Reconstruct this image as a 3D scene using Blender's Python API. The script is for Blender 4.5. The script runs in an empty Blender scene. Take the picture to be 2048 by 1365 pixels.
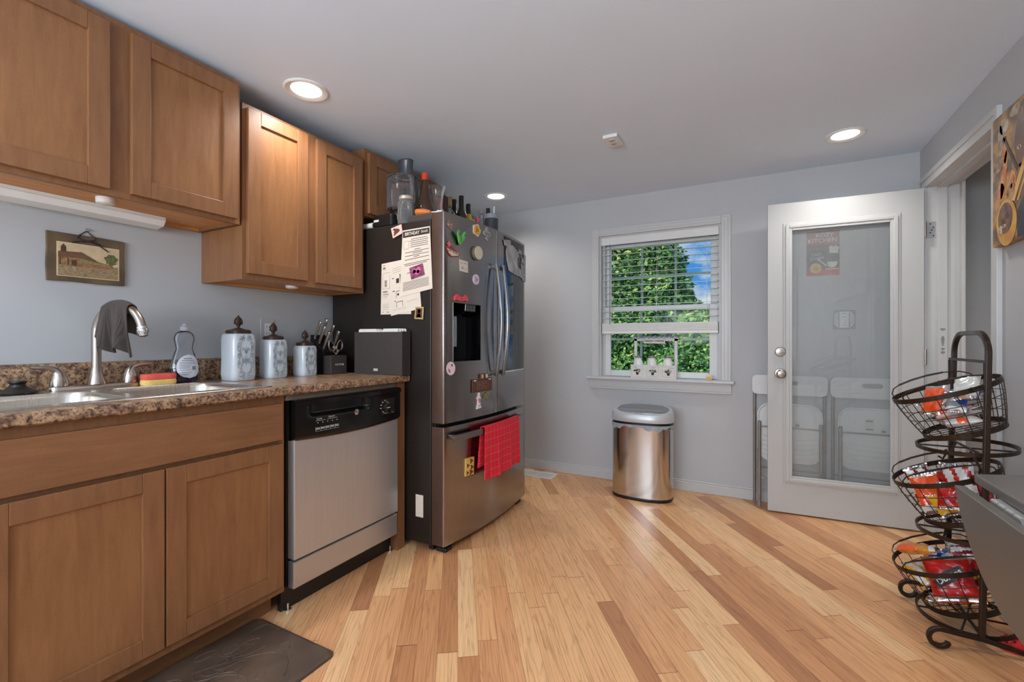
import bpy, bmesh, math, random
from mathutils import Vector, Matrix, noise
R = math.radians
random.seed(7)
scene = bpy.context.scene
COL = scene.collection

# ------------------------------------------------------------------ camera
cam_d = bpy.data.cameras.new('camera'); cam = bpy.data.objects.new('camera', cam_d); COL.objects.link(cam)
cam.location = (0, 0, 1.09); cam.rotation_euler = (R(90), 0, R(28))
cam_d.lens = 16.0; cam_d.sensor_width = 36.0; cam_d.clip_start = 0.03; cam_d.clip_end = 200
scene.camera = cam
# ------------------------------------------------------------------ exposure
vs = scene.view_settings
scene.display_settings.display_device = 'sRGB'
vs.view_transform = 'Standard'; vs.look = 'None'; vs.gamma = 1.0; vs.use_curve_mapping = False
vs.exposure = 0.07
LAMP = 42.0          # watts of each recessed lamp's beam
SPOT = 150.0         # beam angle of the recessed lamps, degrees
FILL = 118.0           # watts of the fill lamps added in made-up windows behind the camera

def S(r, g, b):
    f = lambda c: (c/255/12.92) if c/255 <= .04045 else ((c/255+.055)/1.055)**2.4
    return (f(r), f(g), f(b), 1.0)

# ------------------------------------------------------------------ sky
W = bpy.data.worlds.new('sky'); scene.world = W; W.use_nodes = True
nt = W.node_tree; nt.nodes.clear()
def N(nt, t, **k):
    n = nt.nodes.new(t)
    for a, b in k.items():
        if a.startswith('i_'):
            n.inputs[int(a[2:]) if a[2:].isdigit() else a[2:].replace('_', ' ')].default_value = b
        else:
            setattr(n, a, b)
    return n
def ramp(n, stops, interp='LINEAR'):
    cr = n.color_ramp; cr.interpolation = interp
    while len(cr.elements) > len(stops): cr.elements.remove(cr.elements[-1])
    while len(cr.elements) < len(stops): cr.elements.new(.5)
    for e, (p, c) in zip(cr.elements, stops): e.position = p; e.color = c
o = N(nt, 'ShaderNodeOutputWorld'); bg = N(nt, 'ShaderNodeBackground')
tc = N(nt, 'ShaderNodeTexCoord'); nz = N(nt, 'ShaderNodeTexNoise', i_Scale=9.0, i_Detail=8.0, i_Roughness=.6)
mp = N(nt, 'ShaderNodeMapping'); mp.inputs['Scale'].default_value = (1, 1, 2.2)
rp = N(nt, 'ShaderNodeValToRGB'); ramp(rp, [(.44, (0, 0, 0, 1)), (.62, (1, 1, 1, 1))])
mx = N(nt, 'ShaderNodeMix', data_type='RGBA'); mx.inputs[6].default_value = S(70, 150, 232); mx.inputs[7].default_value = S(225, 232, 240)
nt.links.new(tc.outputs['Generated'], mp.inputs[0]); nt.links.new(mp.outputs[0], nz.inputs['Vector'])
nt.links.new(nz.outputs['Fac'], rp.inputs[0]); nt.links.new(rp.outputs[0], mx.inputs[0])
nt.links.new(mx.outputs[2], bg.inputs[0]); bg.inputs[1].default_value = 0.85
nt.links.new(bg.outputs[0], o.inputs[0])
# sun: over the roof from the left, it lights the trees and never enters the room
sd = bpy.data.lights.new('sun', 'SUN'); sun = bpy.data.objects.new('sun', sd); COL.objects.link(sun)
sd.energy = 3.4; sd.angle = R(1.5); sd.color = (1, .96, .86)
sun.rotation_euler = Vector((.62, .55, -.62)).to_track_quat('-Z', 'Y').to_euler()
sun.location = (-6, -4, 9)
# fill lamp standing in the added side window behind the camera
dl = bpy.data.lights.new('window_fill', 'AREA'); dlo = bpy.data.objects.new('window_fill', dl); COL.objects.link(dlo)
dl.shape = 'RECTANGLE'; dl.size = 1.5; dl.size_y = 1.15; dl.energy = FILL*.035; dl.color = (.93, .97, 1.0)
dlo.location = (.94, -1.05, 1.42); dlo.rotation_euler = Vector((-1, 0, 0)).to_track_quat('-Z', 'Y').to_euler()

dl2 = bpy.data.lights.new('window_fill', 'AREA'); dlo2 = bpy.data.objects.new('window_fill', dl2); COL.objects.link(dlo2)
dl2.shape = 'RECTANGLE'; dl2.size = 1.68; dl2.size_y = 1.18; dl2.energy = FILL; dl2.color = (.82, .92, 1.0)
dlo2.location = (-.75, -2.05, 1.4); dlo2.rotation_euler = Vector((0, 1, 1.2)).to_track_quat('-Z', 'Y').to_euler()  # added rear-window fill lamp, tilted up to brighten the ceiling
# ------------------------------------------------------------------ materials
def new_mat(name):
    m = bpy.data.materials.new(name); m.use_nodes = True
    t = m.node_tree; t.nodes.clear()
    out = N(t, 'ShaderNodeOutputMaterial'); b = N(t, 'ShaderNodeBsdfPrincipled')
    t.links.new(b.outputs[0], out.inputs[0])
    return m, t, b
def pm(name, c, rough=.5, metal=0.0, var=.06, scale=25.0, stretch=(1, 1, 1), c2=None, bump=0.0, coat=0.0, detail=4.0, spec=.5, lo=.35, hi=.65, emit=0.0, rot=(0, 0, 0), sheen=0.0):
    m, t, b = new_mat(name)
    tc = N(t, 'ShaderNodeTexCoord'); mp = N(t, 'ShaderNodeMapping')
    mp.inputs['Scale'].default_value = stretch; mp.inputs['Rotation'].default_value = rot
    nz = N(t, 'ShaderNodeTexNoise', i_Scale=scale, i_Detail=detail)
    rp = N(t, 'ShaderNodeValToRGB')
    ca = tuple(x*(1-var) for x in c[:3])+(1,); cb = tuple(min(1, x*(1+var)) for x in c[:3])+(1,)
    if c2: ca, cb = c, c2
    ramp(rp, [(lo, ca), (hi, cb)])
    t.links.new(tc.outputs['Object'], mp.inputs[0]); t.links.new(mp.outputs[0], nz.inputs['Vector'])
    t.links.new(nz.outputs['Fac'], rp.inputs[0]); t.links.new(rp.outputs[0], b.inputs['Base Color'])
    b.inputs['Roughness'].default_value = rough; b.inputs['Metallic'].default_value = metal
    b.inputs['Specular IOR Level'].default_value = spec; b.inputs['Coat Weight'].default_value = coat
    b.inputs['Coat Roughness'].default_value = .08; b.inputs['Sheen Weight'].default_value = sheen
    if emit:
        t.links.new(rp.outputs[0], b.inputs['Emission Color']); b.inputs['Emission Strength'].default_value = emit
    if bump:
        bp = N(t, 'ShaderNodeBump', i_Strength=bump, i_Distance=.002)
        t.links.new(nz.outputs['Fac'], bp.inputs['Height']); t.links.new(bp.outputs[0], b.inputs['Normal'])
    return m
def glass(name, tint=(1, 1, 1, 1), body=.0, rough=.02, f=1.45, edge=.55):
    """thin clear walls: see-through, with fresnel gloss and denser edges"""
    m = bpy.data.materials.new(name); m.use_nodes = True; t = m.node_tree; t.nodes.clear()
    out = N(t, 'ShaderNodeOutputMaterial'); tr = N(t, 'ShaderNodeBsdfTransparent'); gl = N(t, 'ShaderNodeBsdfGlossy')
    tr.inputs[0].default_value = tint; gl.inputs['Roughness'].default_value = rough
    fr = N(t, 'ShaderNodeFresnel', i_IOR=f); mixs = N(t, 'ShaderNodeMixShader')
    df = N(t, 'ShaderNodeBsdfDiffuse'); lw = N(t, 'ShaderNodeLayerWeight', i_Blend=.25); m2 = N(t, 'ShaderNodeMixShader')
    nz = N(t, 'ShaderNodeTexNoise', i_Scale=4.0); mu = N(t, 'ShaderNodeMath', operation='MULTIPLY_ADD')
    mu.inputs[1].default_value = edge; mu.inputs[2].default_value = body
    df.inputs[0].default_value = tuple(min(1, x*.75) for x in tint[:3])+(1,)
    t.links.new(lw.outputs['Facing'], mu.inputs[0]); t.links.new(mu.outputs[0], m2.inputs[0])
    t.links.new(tr.outputs[0], m2.inputs[1]); t.links.new(df.outputs[0], m2.inputs[2])
    t.links.new(fr.outputs[0], mixs.inputs[0]); t.links.new(m2.outputs[0], mixs.inputs[1]); t.links.new(gl.outputs[0], mixs.inputs[2])
    t.links.new(mixs.outputs[0], out.inputs[0])
    return m
def brushed(name, c, rough, aniso_dir=(1, 1, 60), var=.08, metal=1.0):
    m, t, b = new_mat(name)
    tc = N(t, 'ShaderNodeTexCoord'); mp = N(t, 'ShaderNodeMapping'); mp.inputs['Scale'].default_value = aniso_dir
    nz = N(t, 'ShaderNodeTexNoise', i_Scale=6.0, i_Detail=6.0); rp = N(t, 'ShaderNodeValToRGB')
    ramp(rp, [(.3, tuple(x*(1-var) for x in c[:3])+(1,)), (.7, tuple(min(1, x*(1+var)) for x in c[:3])+(1,))])
    mr = N(t, 'ShaderNodeMapRange'); mr.inputs[3].default_value = rough*.85; mr.inputs[4].default_value = rough*1.2
    t.links.new(tc.outputs['Object'], mp.inputs[0]); t.links.new(mp.outputs[0], nz.inputs['Vector'])
    t.links.new(nz.outputs['Fac'], rp.inputs[0]); t.links.new(rp.outputs[0], b.inputs['Base Color'])
    t.links.new(nz.outputs['Fac'], mr.inputs[0]); t.links.new(mr.outputs[0], b.inputs['Roughness'])
    b.inputs['Metallic'].default_value = metal
    return m
def cabinet_wood(name, c1, c2, vertical=True):
    m, t, b = new_mat(name)
    tc = N(t, 'ShaderNodeTexCoord'); mp = N(t, 'ShaderNodeMapping')
    mp.inputs['Scale'].default_value = (14, 14, 1.6) if vertical else (14, 1.6, 14)
    n1 = N(t, 'ShaderNodeTexNoise', i_Scale=3.0, i_Detail=7.0, i_Roughness=.62, i_Distortion=.6)
    n2 = N(t, 'ShaderNodeTexNoise', i_Scale=2.6, i_Detail=2.0); n3 = N(t, 'ShaderNodeTexNoise', i_Scale=140.0, i_Detail=2.0)
    rp = N(t, 'ShaderNodeValToRGB'); ramp(rp, [(.3, c1), (.72, c2)])
    ad = N(t, 'ShaderNodeMath', operation='MULTIPLY_ADD'); ad.inputs[1].default_value = .55
    ad2 = N(t, 'ShaderNodeMath', operation='MULTIPLY_ADD'); ad2.inputs[1].default_value = .12
    ml = N(t, 'ShaderNodeMath', operation='MULTIPLY'); ml.inputs[1].default_value = .36
    t.links.new(tc.outputs['Object'], mp.inputs[0]); t.links.new(mp.outputs[0], n1.inputs['Vector'])
    t.links.new(tc.outputs['Object'], n2.inputs['Vector']); t.links.new(tc.outputs['Object'], n3.inputs['Vector'])
    t.links.new(n2.outputs['Fac'], ml.inputs[0]); t.links.new(n1.outputs['Fac'], ad.inputs[0]); t.links.new(ml.outputs[0], ad.inputs[2])
    t.links.new(n3.outputs['Fac'], ad2.inputs[0]); t.links.new(ad.outputs[0], ad2.inputs[2]); t.links.new(ad2.outputs[0], rp.inputs[0])
    t.links.new(rp.outputs[0], b.inputs['Base Color'])
    b.inputs['Roughness'].default_value = .4; b.inputs['Specular IOR Level'].default_value = .45
    bp = N(t, 'ShaderNodeBump', i_Strength=.12, i_Distance=.001)
    t.links.new(n3.outputs['Fac'], bp.inputs['Height']); t.links.new(bp.outputs[0], b.inputs['Normal'])
    return m
def oak_floor():
    m, t, b = new_mat('oak_strip_floor')
    L = t.links.new
    def M(op, a=None, b_=None, c_=None):
        n = N(t, 'ShaderNodeMath', operation=op)
        for i, x in enumerate((a, b_, c_)):
            if x is None: continue
            if isinstance(x, (int, float)): n.inputs[i].default_value = x
            else: L(x, n.inputs[i])
        return n.outputs[0]
    tc = N(t, 'ShaderNodeTexCoord'); mp = N(t, 'ShaderNodeMapping'); mp.inputs['Rotation'].default_value = (0, 0, R(-124.8))
    L(tc.outputs['Object'], mp.inputs[0]); sp = N(t, 'ShaderNodeSeparateXYZ'); L(mp.outputs[0], sp.inputs[0])
    x, y = sp.outputs[0], sp.outputs[1]
    yw = M('DIVIDE', y, .072); row = M('FLOOR', yw)
    w1 = N(t, 'ShaderNodeTexWhiteNoise', noise_dimensions='1D'); L(row, w1.inputs['W'])
    xs = M('ADD', M('DIVIDE', x, M('MULTIPLY_ADD', w1.outputs['Value'], .7, .7)), M('MULTIPLY', w1.outputs['Value'], 37.0))
    colm = M('FLOOR', xs)
    cv = N(t, 'ShaderNodeCombineXYZ'); L(row, cv.inputs[0]); L(colm, cv.inputs[1])
    w2 = N(t, 'ShaderNodeTexWhiteNoise', noise_dimensions='2D'); L(cv.outputs[0], w2.inputs['Vector'])
    base = N(t, 'ShaderNodeValToRGB')
    ramp(base, [(0, S(190, 130, 88)), (.06, S(208, 146, 98)), (.2, S(226, 164, 114)), (.45, S(236, 177, 123)), (.7, S(241, 186, 131)), (.9, S(246, 196, 142)), (1, S(250, 206, 154))])
    L(w2.outputs['Value'], base.inputs[0])
    # grain: streaks plus contour rings, shifted per board
    gv = N(t, 'ShaderNodeCombineXYZ'); L(M('MULTIPLY', x, 1.6), gv.inputs[0]); L(M('MULTIPLY', y, 75.0), gv.inputs[1]); L(M('MULTIPLY', w2.outputs['Value'], 90.0), gv.inputs[2])
    g1 = N(t, 'ShaderNodeTexNoise', i_Scale=2.4, i_Detail=7.0, i_Roughness=.65); L(gv.outputs[0], g1.inputs['Vector'])
    rv = N(t, 'ShaderNodeCombineXYZ'); L(M('MULTIPLY', x, .9), rv.inputs[0]); L(M('MULTIPLY', y, 13.0), rv.inputs[1]); L(M('MULTIPLY', w2.outputs['Value'], 55.0), rv.inputs[2])
    g2 = N(t, 'ShaderNodeTexNoise', i_Scale=1.5, i_Detail=2.0, i_Distortion=.4); L(rv.outputs[0], g2.inputs['Vector'])
    ring = M('ABSOLUTE', M('SUBTRACT', M('FRACT', M('MULTIPLY', g2.outputs['Fac'], 11.0)), .5))
    ringd = N(t, 'ShaderNodeMapRange'); ringd.inputs[1].default_value = 0; ringd.inputs[2].default_value = .22; L(ring, ringd.inputs[0])
    gr = N(t, 'ShaderNodeMapRange'); gr.inputs[1].default_value = .33; gr.inputs[2].default_value = .62; gr.inputs[3].default_value = .8; gr.inputs[4].default_value = 1.07; L(g1.outputs['Fac'], gr.inputs[0])
    fac = M('MULTIPLY', gr.outputs[0], M('MULTIPLY_ADD', ringd.outputs[0], .17, .85))
    # dark mineral streaks on some boards
    n5 = N(t, 'ShaderNodeTexNoise', i_Scale=1.0, i_Detail=3.0)
    kv = N(t, 'ShaderNodeCombineXYZ'); L(M('MULTIPLY', x, 4.0), kv.inputs[0]); L(M('MULTIPLY', y, 22.0), kv.inputs[1]); L(M('MULTIPLY', w2.outputs['Value'], 20.0), kv.inputs[2]); L(kv.outputs[0], n5.inputs['Vector'])
    kd = N(t, 'ShaderNodeMapRange'); kd.inputs[1].default_value = .66; kd.inputs[2].default_value = .8; kd.inputs[3].default_value = 1.0; kd.inputs[4].default_value = .72; L(n5.outputs['Fac'], kd.inputs[0])
    fac = M('MULTIPLY', fac, kd.outputs[0])
    fy = M('FRACT', yw); ed = M('MINIMUM', fy, M('SUBTRACT', 1.0, fy))
    fx = M('FRACT', xs); ex = M('MINIMUM', fx, M('SUBTRACT', 1.0, fx))
    s1 = N(t, 'ShaderNodeMapRange'); s1.inputs[1].default_value = .004; s1.inputs[2].default_value = .022; s1.inputs[3].default_value = .66; L(ed, s1.inputs[0])
    s2 = N(t, 'ShaderNodeMapRange'); s2.inputs[1].default_value = .0004; s2.inputs[2].default_value = .0025; s2.inputs[3].default_value = .55; L(ex, s2.inputs[0])
    seam = M('MULTIPLY', s1.outputs[0], s2.outputs[0])
    fac = M('MULTIPLY', fac, seam)
    mul = N(t, 'ShaderNodeMix', data_type='RGBA', blend_type='MULTIPLY'); mul.inputs[0].default_value = 1.0
    tint = N(t, 'ShaderNodeValToRGB'); ramp(tint, [(.35, S(120, 72, 42)), (1, (1, 1, 1, 1))]); L(fac, tint.inputs[0])
    L(base.outputs[0], mul.inputs[6]); L(tint.outputs[0], mul.inputs[7]); L(mul.outputs[2], b.inputs['Base Color'])
    ro = N(t, 'ShaderNodeMapRange'); ro.inputs[3].default_value = .24; ro.inputs[4].default_value = .4; L(g1.outputs['Fac'], ro.inputs[0]); L(ro.outputs[0], b.inputs['Roughness'])
    bp = N(t, 'ShaderNodeBump', i_Strength=.35, i_Distance=.0015); L(fac, bp.inputs['Height']); L(bp.outputs[0], b.inputs['Normal'])
    return m
def laminate():
    m, t, b = new_mat('granite_laminate')
    L = t.links.new
    tc = N(t, 'ShaderNodeTexCoord')
    n1 = N(t, 'ShaderNodeTexNoise', i_Scale=44.0, i_Detail=6.0, i_Roughness=.68, i_Distortion=.5)
    n2 = N(t, 'ShaderNodeTexNoise', i_Scale=120.0, i_Detail=4.0, i_Roughness=.6)
    L(tc.outputs['Object'], n1.inputs['Vector']); L(tc.outputs['Object'], n2.inputs['Vector'])
    r1 = N(t, 'ShaderNodeValToRGB'); ramp(r1, [(.3, S(66, 48, 42)), (.42, S(112, 84, 66)), (.52, S(160, 128, 98)), (.62, S(188, 156, 120)), (.75, S(150, 118, 94))]); L(n1.outputs['Fac'], r1.inputs[0])
    r2 = N(t, 'ShaderNodeValToRGB'); ramp(r2, [(.36, S(120, 92, 84)), (.5, (1, 1, 1, 1))]); L(n2.outputs['Fac'], r2.inputs[0])
    mul = N(t, 'ShaderNodeMix', data_type='RGBA', blend_type='MULTIPLY'); mul.inputs[0].default_value = 1.0
    L(r1.outputs[0], mul.inputs[6]); L(r2.outputs[0], mul.inputs[7]); L(mul.outputs[2], b.inputs['Base Color'])
    b.inputs['Roughness'].default_value = .3
    return m
def emission(name, c, s):
    m = bpy.data.materials.new(name); m.use_nodes = True; t = m.node_tree; t.nodes.clear()
    out = N(t, 'ShaderNodeOutputMaterial'); e = N(t, 'ShaderNodeEmission'); e.inputs[0].default_value = c; e.inputs[1].default_value = s
    t.links.new(e.outputs[0], out.inputs[0]); return m

MT = dict(
    wall=pm('grey_wall_paint', S(190, 191, 193), .6, var=.012, scale=3, bump=.04),
    wall_blue=pm('pale_blue_grey_wall_paint', S(182, 183, 184), .6, var=.015, scale=3, bump=.04),
    ceil=pm('ceiling_paint', S(224, 237, 252), .85, var=.01, scale=3),
    trim=pm('white_trim_paint', S(200, 200, 199), .38, var=.012, scale=6),
    door=pm('white_door_paint', S(194, 194, 192), .4, var=.012, scale=4),
    floor=oak_floor(), lam=laminate(),
    wood=cabinet_wood('stained_maple', S(116, 76, 49), S(150, 105, 69)),
    woodh=cabinet_wood('stained_maple_horizontal', S(116, 76, 49), S(150, 105, 69), False),
    woodp=cabinet_wood('stained_maple_panel', S(124, 81, 49), S(158, 111, 71)),
    pine=pm('raw_cabinet_underside', S(198, 140, 82), .55, var=.1, scale=6, stretch=(8, 1, 8)),
    steel=brushed('brushed_stainless', (.58, .57, .56), .3, (50, 1, 1), .05, .75),
    steelv=brushed('stainless_vertical_brush', (.6, .59, .585), .36, (60, 60, 1), .05, .72),
    sink=brushed('sink_steel', (.6, .56, .5), .28, (1, 50, 1), .05),
    nickel=pm('brushed_nickel', (.46, .40, .35, 1), .27, 1.0, var=.04, scale=8),
    chrome=pm('chrome', (.8, .8, .8, 1), .1, 1.0, var=.02, scale=5),
    bstain=brushed('black_stainless', (.33, .3, .29), .2, (60, 60, 1), .05),
    bstainh=brushed('black_stainless_handle', (.3, .28, .265), .22, (60, 60, 1), .05),
    black=pm('black_plastic', S(22, 21, 21), .32, var=.12, scale=40),
    blackm=pm('matte_black_enamel', S(32, 25, 20), .42, var=.12, scale=60, bump=.05),
    blackg=pm('gloss_black_glass', S(10, 10, 11), .06, var=.1, scale=10),
    charcoal=pm('charcoal_plastic', S(62, 56, 52), .5, var=.06, scale=30),
    bronze=pm('dark_bronze_wire', S(52, 38, 28), .38, .45, var=.15, scale=60),
    white=pm('white_plastic', S(228, 228, 226), .4, var=.015, scale=10),
    offwhite=pm('off_white_plastic', S(214, 212, 206), .5, var=.02, scale=10),
    paper=pm('white_paper', S(226, 212, 196), .8, var=.02, scale=12),
    ink=pm('black_ink', S(48, 42, 40), .8, var=.05, scale=40),
    red=pm('red_print', S(196, 40, 30), .5, var=.06, scale=30),
    orange=pm('orange_print', S(226, 96, 30), .45, var=.06, scale=30),
    yellow=pm('yellow_print', S(224, 176, 40), .45, var=.06, scale=30),
    green=pm('green_print', S(90, 150, 60), .5, var=.1, scale=40),
    grey=pm('grey_print', S(140, 140, 140), .5, var=.06, scale=40),
    cream=pm('cream_print', S(224, 214, 190), .55, var=.05, scale=30),
    brown=pm('brown_print', S(92, 58, 38), .55, var=.1, scale=40),
    blue=pm('blue_print', S(32, 96, 190), .45, var=.06, scale=30),
    pink=pm('pink_print', S(222, 120, 130), .5, var=.06, scale=30),
)

# ------------------------------------------------------------------ mesh builder
class B:
    def __init__(s): s.v = []; s.f = []; s.m = []
    def add(s, vs, fs, m=0):
        k = len(s.v); s.v += [tuple(v) for v in vs]
        for f in fs: s.f.append([k+i for i in f]); s.m.append(m)
        return s
    def box(s, x0, x1, y0, y1, z0, z1, m=0):
        if x0 > x1: x0, x1 = x1, x0
        if y0 > y1: y0, y1 = y1, y0
        if z0 > z1: z0, z1 = z1, z0
        return s.add([(x, y, z) for x in (x0, x1) for y in (y0, y1) for z in (z0, z1)],
                     [(0, 1, 3, 2), (4, 6, 7, 5), (0, 4, 5, 1), (2, 3, 7, 6), (0, 2, 6, 4), (1, 5, 7, 3)], m)
    def loft(s, rings, m=0, cap=True, closed=True, loop=False):
        n = len(rings[0]); vs = [p for r in rings for p in r]; fs = []
        for i in range(len(rings)-(0 if loop else 1)):
            j2 = (i+1) % len(rings)
            for j in range(n if closed else n-1):
                a = i*n+j; b_ = i*n+(j+1) % n
                fs.append((a, b_, j2*n+(j+1) % n, j2*n+j))
        if cap and not loop: fs.append(tuple(range(n))[::-1]); fs.append(tuple((len(rings)-1)*n+j for j in range(n)))
        return s.add(vs, fs, m)
    def prism(s, pts, d, m=0):
        """planar polygon (3D points) pushed along d"""
        d = Vector(d); a = [Vector(p) for p in pts]; return s.loft([a, [p+d for p in a]], m)
    def tube(s, pts, r, n=8, m=0, closed=False, rect=None, up=(0, 0, 1)):
        P = [Vector(p) for p in pts]; rings = []; prev = None
        for i, p in enumerate(P):
            if closed: tdir = (P[(i+1) % len(P)]-P[i-1])
            else: tdir = P[min(i+1, len(P)-1)]-P[max(i-1, 0)]
            tdir = tdir.normalized() if tdir.length > 1e-9 else Vector((0, 0, 1))
            if prev is None:
                u = Vector(up); u = u-tdir*u.dot(tdir)
                if u.length < 1e-3: u = Vector((1, 0, 0)); u = u-tdir*u.dot(tdir)
            else: u = prev-tdir*prev.dot(tdir)
            u.normalize(); prev = u; w = tdir.cross(u)
            if rect:
                a, b_ = rect; rings.append([p+u*a+w*b_, p-u*a+w*b_, p-u*a-w*b_, p+u*a-w*b_])
            else:
                rr = r[i] if isinstance(r, (list, tuple)) else r
                rings.append([p+u*rr*math.cos(2*math.pi*k/n)+w*rr*math.sin(2*math.pi*k/n) for k in range(n)])
        return s.loft(rings, m, cap=not closed, loop=closed)
    def lathe(s, prof, c=(0, 0, 0), n=24, m=0, sx=1, sy=1, cap=True, axis='z', e=2):
        rings = []
        for r, z in prof:
            ring = []
            for k in range(n):
                a = 2*math.pi*k/n; ca, sa = math.cos(a), math.sin(a)
                if e != 2: ca = math.copysign(abs(ca)**(2/e), ca); sa = math.copysign(abs(sa)**(2/e), sa)
                p = (r*sx*ca, r*sy*sa, z)
                if axis == 'x': p = (p[2], p[0], p[1])
                elif axis == 'y': p = (p[0], -p[2], p[1])
                ring.append((c[0]+p[0], c[1]+p[1], c[2]+p[2]))
            rings.append(ring)
        return s.loft(rings, m, cap=cap)
    def grid(s, fn, nu, nv, m=0, mfn=None):
        k = len(s.v); s.v += [tuple(fn(i/nu, j/nv)) for i in range(nu+1) for j in range(nv+1)]
        for i in range(nu):
            for j in range(nv):
                a = k+i*(nv+1)+j; s.f.append([a, a+1, a+nv+2, a+nv+1]); s.m.append(mfn((i+.5)/nu, (j+.5)/nv) if mfn else m)
        return s
    def text(s, body, o, right, up, size, m=0, th=.0006, align='CENTER', bold=0.0, width=None, shear=0.0):
        cu = bpy.data.curves.new('t', 'FONT'); cu.body = body; cu.size = 1.0; cu.align_x = align; cu.align_y = 'CENTER'; cu.offset = bold; cu.shear = shear; cu.resolution_u = 2
        ob = bpy.data.objects.new('t', cu); COL.objects.link(ob)
        dg = bpy.context.evaluated_depsgraph_get(); me = bpy.data.meshes.new_from_object(ob.evaluated_get(dg))
        bpy.data.objects.remove(ob); bpy.data.curves.remove(cu)
        if not me.vertices: return s
        xs = [v.co.x for v in me.vertices]; k = size
        sxk = (width/(max(xs)-min(xs))) if width else k
        rt, u = Vector(right).normalized(), Vector(up).normalized(); nn = rt.cross(u); O = Vector(o)
        vs = [O+rt*v.co.x*sxk+u*v.co.y*k+nn*th for v in me.vertices]
        s.add(vs, [tuple(p.vertices) for p in me.polygons], m); bpy.data.meshes.remove(me)
        return s
    def xf(s, M_, start=0):
        for i in range(start, len(s.v)): s.v[i] = tuple(M_ @ Vector(s.v[i]))
        return s

ROOT = {}   # object name -> world location of its thing (translation only)
def build(name, b, mats, parent=None, smooth=False, bevel=0.0, seg=2, local=False, recalc=True, solid=0.0, sub=0, angle=40):
    me = bpy.data.meshes.new(name)
    off = Vector((0, 0, 0))
    if parent is not None and not local: off = ROOT.get(parent.name, Vector((0, 0, 0)))
    me.from_pydata([tuple(Vector(v)-off) for v in b.v], [], b.f)
    if not isinstance(mats, (list, tuple)): mats = [mats]
    for m in mats: me.materials.append(m if not isinstance(m, str) else MT[m])
    me.polygons.foreach_set('material_index', b.m)
    if recalc:
        bm = bmesh.new(); bm.from_mesh(me); bmesh.ops.recalc_face_normals(bm, faces=bm.faces); bm.to_mesh(me); bm.free()
    if smooth:
        me.polygons.foreach_set('use_smooth', [True]*len(me.polygons)); me.set_sharp_from_angle(angle=R(angle))
    me.update()
    ob = bpy.data.objects.new(name, me); COL.objects.link(ob)
    if parent is not None:
        ob.parent = parent
        ROOT[ob.name] = off
    if solid: md = ob.modifiers.new('solid', 'SOLIDIFY'); md.thickness = solid; md.offset = 0
    if sub: md = ob.modifiers.new('sub', 'SUBSURF'); md.levels = sub; md.render_levels = sub
    if bevel: md = ob.modifiers.new('bevel', 'BEVEL'); md.width = bevel; md.segments = seg; md.limit_method = 'ANGLE'; md.angle_limit = R(35); md.harden_normals = False
    return ob
def tag(o, label=None, cat=None, group=None, kind=None):
    if label: o['label'] = label
    if cat: o['category'] = cat
    if group: o['group'] = group
    if kind: o['kind'] = kind
    return o
def thing(name, label, cat, loc=(0, 0, 0), rotz=0.0, group=None, kind=None):
    o = bpy.data.objects.new(name, None); COL.objects.link(o); o.location = loc; o.rotation_euler = (0, 0, rotz)
    o.empty_display_size = .05
    ROOT[o.name] = Vector(loc)
    return tag(o, label, cat, group, kind)
def struct(name, b, m, label=None, **k):
    o = build(name, b, m, **k); o['kind'] = 'structure'
    if label: o['label'] = label; 
    return o
def single(name, b, m, label, cat, group=None, **k):
    return tag(build(name, b, m, **k), label, cat, group)
def dup(root, loc, label=None, rot=None):
    r = root.copy(); COL.objects.link(r); r.location = loc
    if rot is not None: r.rotation_euler = rot
    if label: r['label'] = label
    for ch in list(root.children):
        c = ch.copy(); COL.objects.link(c); c.parent = r
        for g in list(ch.children):
            d = g.copy(); COL.objects.link(d); d.parent = c
    return r
def arc(c, r, a0, a1, n, ax='xz', sx=1, sz=1):
    pts = []
    for i in range(n+1):
        a = R(a0+(a1-a0)*i/n); u, v = r*sx*math.cos(a), r*sz*math.sin(a)
        pts.append((c[0]+u, c[1], c[2]+v) if ax == 'xz' else (c[0], c[1]+u, c[2]+v) if ax == 'yz' else (c[0]+u, c[1]+v, c[2]))
    return pts
# ================================================================== ROOM SHELL
XL, XR, YB, YF, ZC = -2.24, .871, 3.525, -2.0, 2.215
struct('floor', B().box(-2.36, 2.3, YF-.12, 3.9, -.05, 0), 'floor', label='oak strip floor laid diagonally')
struct('ceiling', B().box(-2.36, 2.3, YF-.12, 3.9, ZC, ZC+.12), 'ceil', label='flat pale grey ceiling')
struct('wall_left', B().box(XL-.12, XL, YF-.12, YB+.14, 0, ZC), 'wall_blue', label='pale blue grey wall behind the counter')
WX0, WX1, WZ0, WZ1 = -1.085, -.205, .79, 1.915
b = B(); b.box(XL, WX0, YB, YB+.14, 0, ZC); b.box(WX1, XR, YB, YB+.14, 0, ZC); b.box(WX0, WX1, YB, YB+.14, 0, WZ0); b.box(WX0, WX1, YB, YB+.14, WZ1, ZC)
struct('wall_back', b, 'wall', label='grey wall with the window')
DY0, DY1, DZ = 2.575, 3.40, 1.965
b = B(); b.box(XR, XR+.13, DY1+.012, YB+.14, 0, ZC); b.box(XR, XR+.13, DY0-.012, DY1+.012, DZ+.012, ZC); b.box(XR, XR+.13, -.3, DY0-.012, 0, ZC)
b.box(XR, XR+.13, YF-.12, -1.8, 0, ZC); b.box(XR, XR+.13, -1.8, -.3, 0, .84); b.box(XR, XR+.13, -1.8, -.3, 2.0, ZC)
struct('wall_right', b, 'wall', label='grey wall with the doorway')
b = B(); b.box(XL, -1.6, YF-.12, YF, 0, ZC); b.box(.1, XR, YF-.12, YF, 0, ZC); b.box(-1.6, .1, YF-.12, YF, 0, .8); b.box(-1.6, .1, YF-.12, YF, 2.0, ZC)
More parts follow.
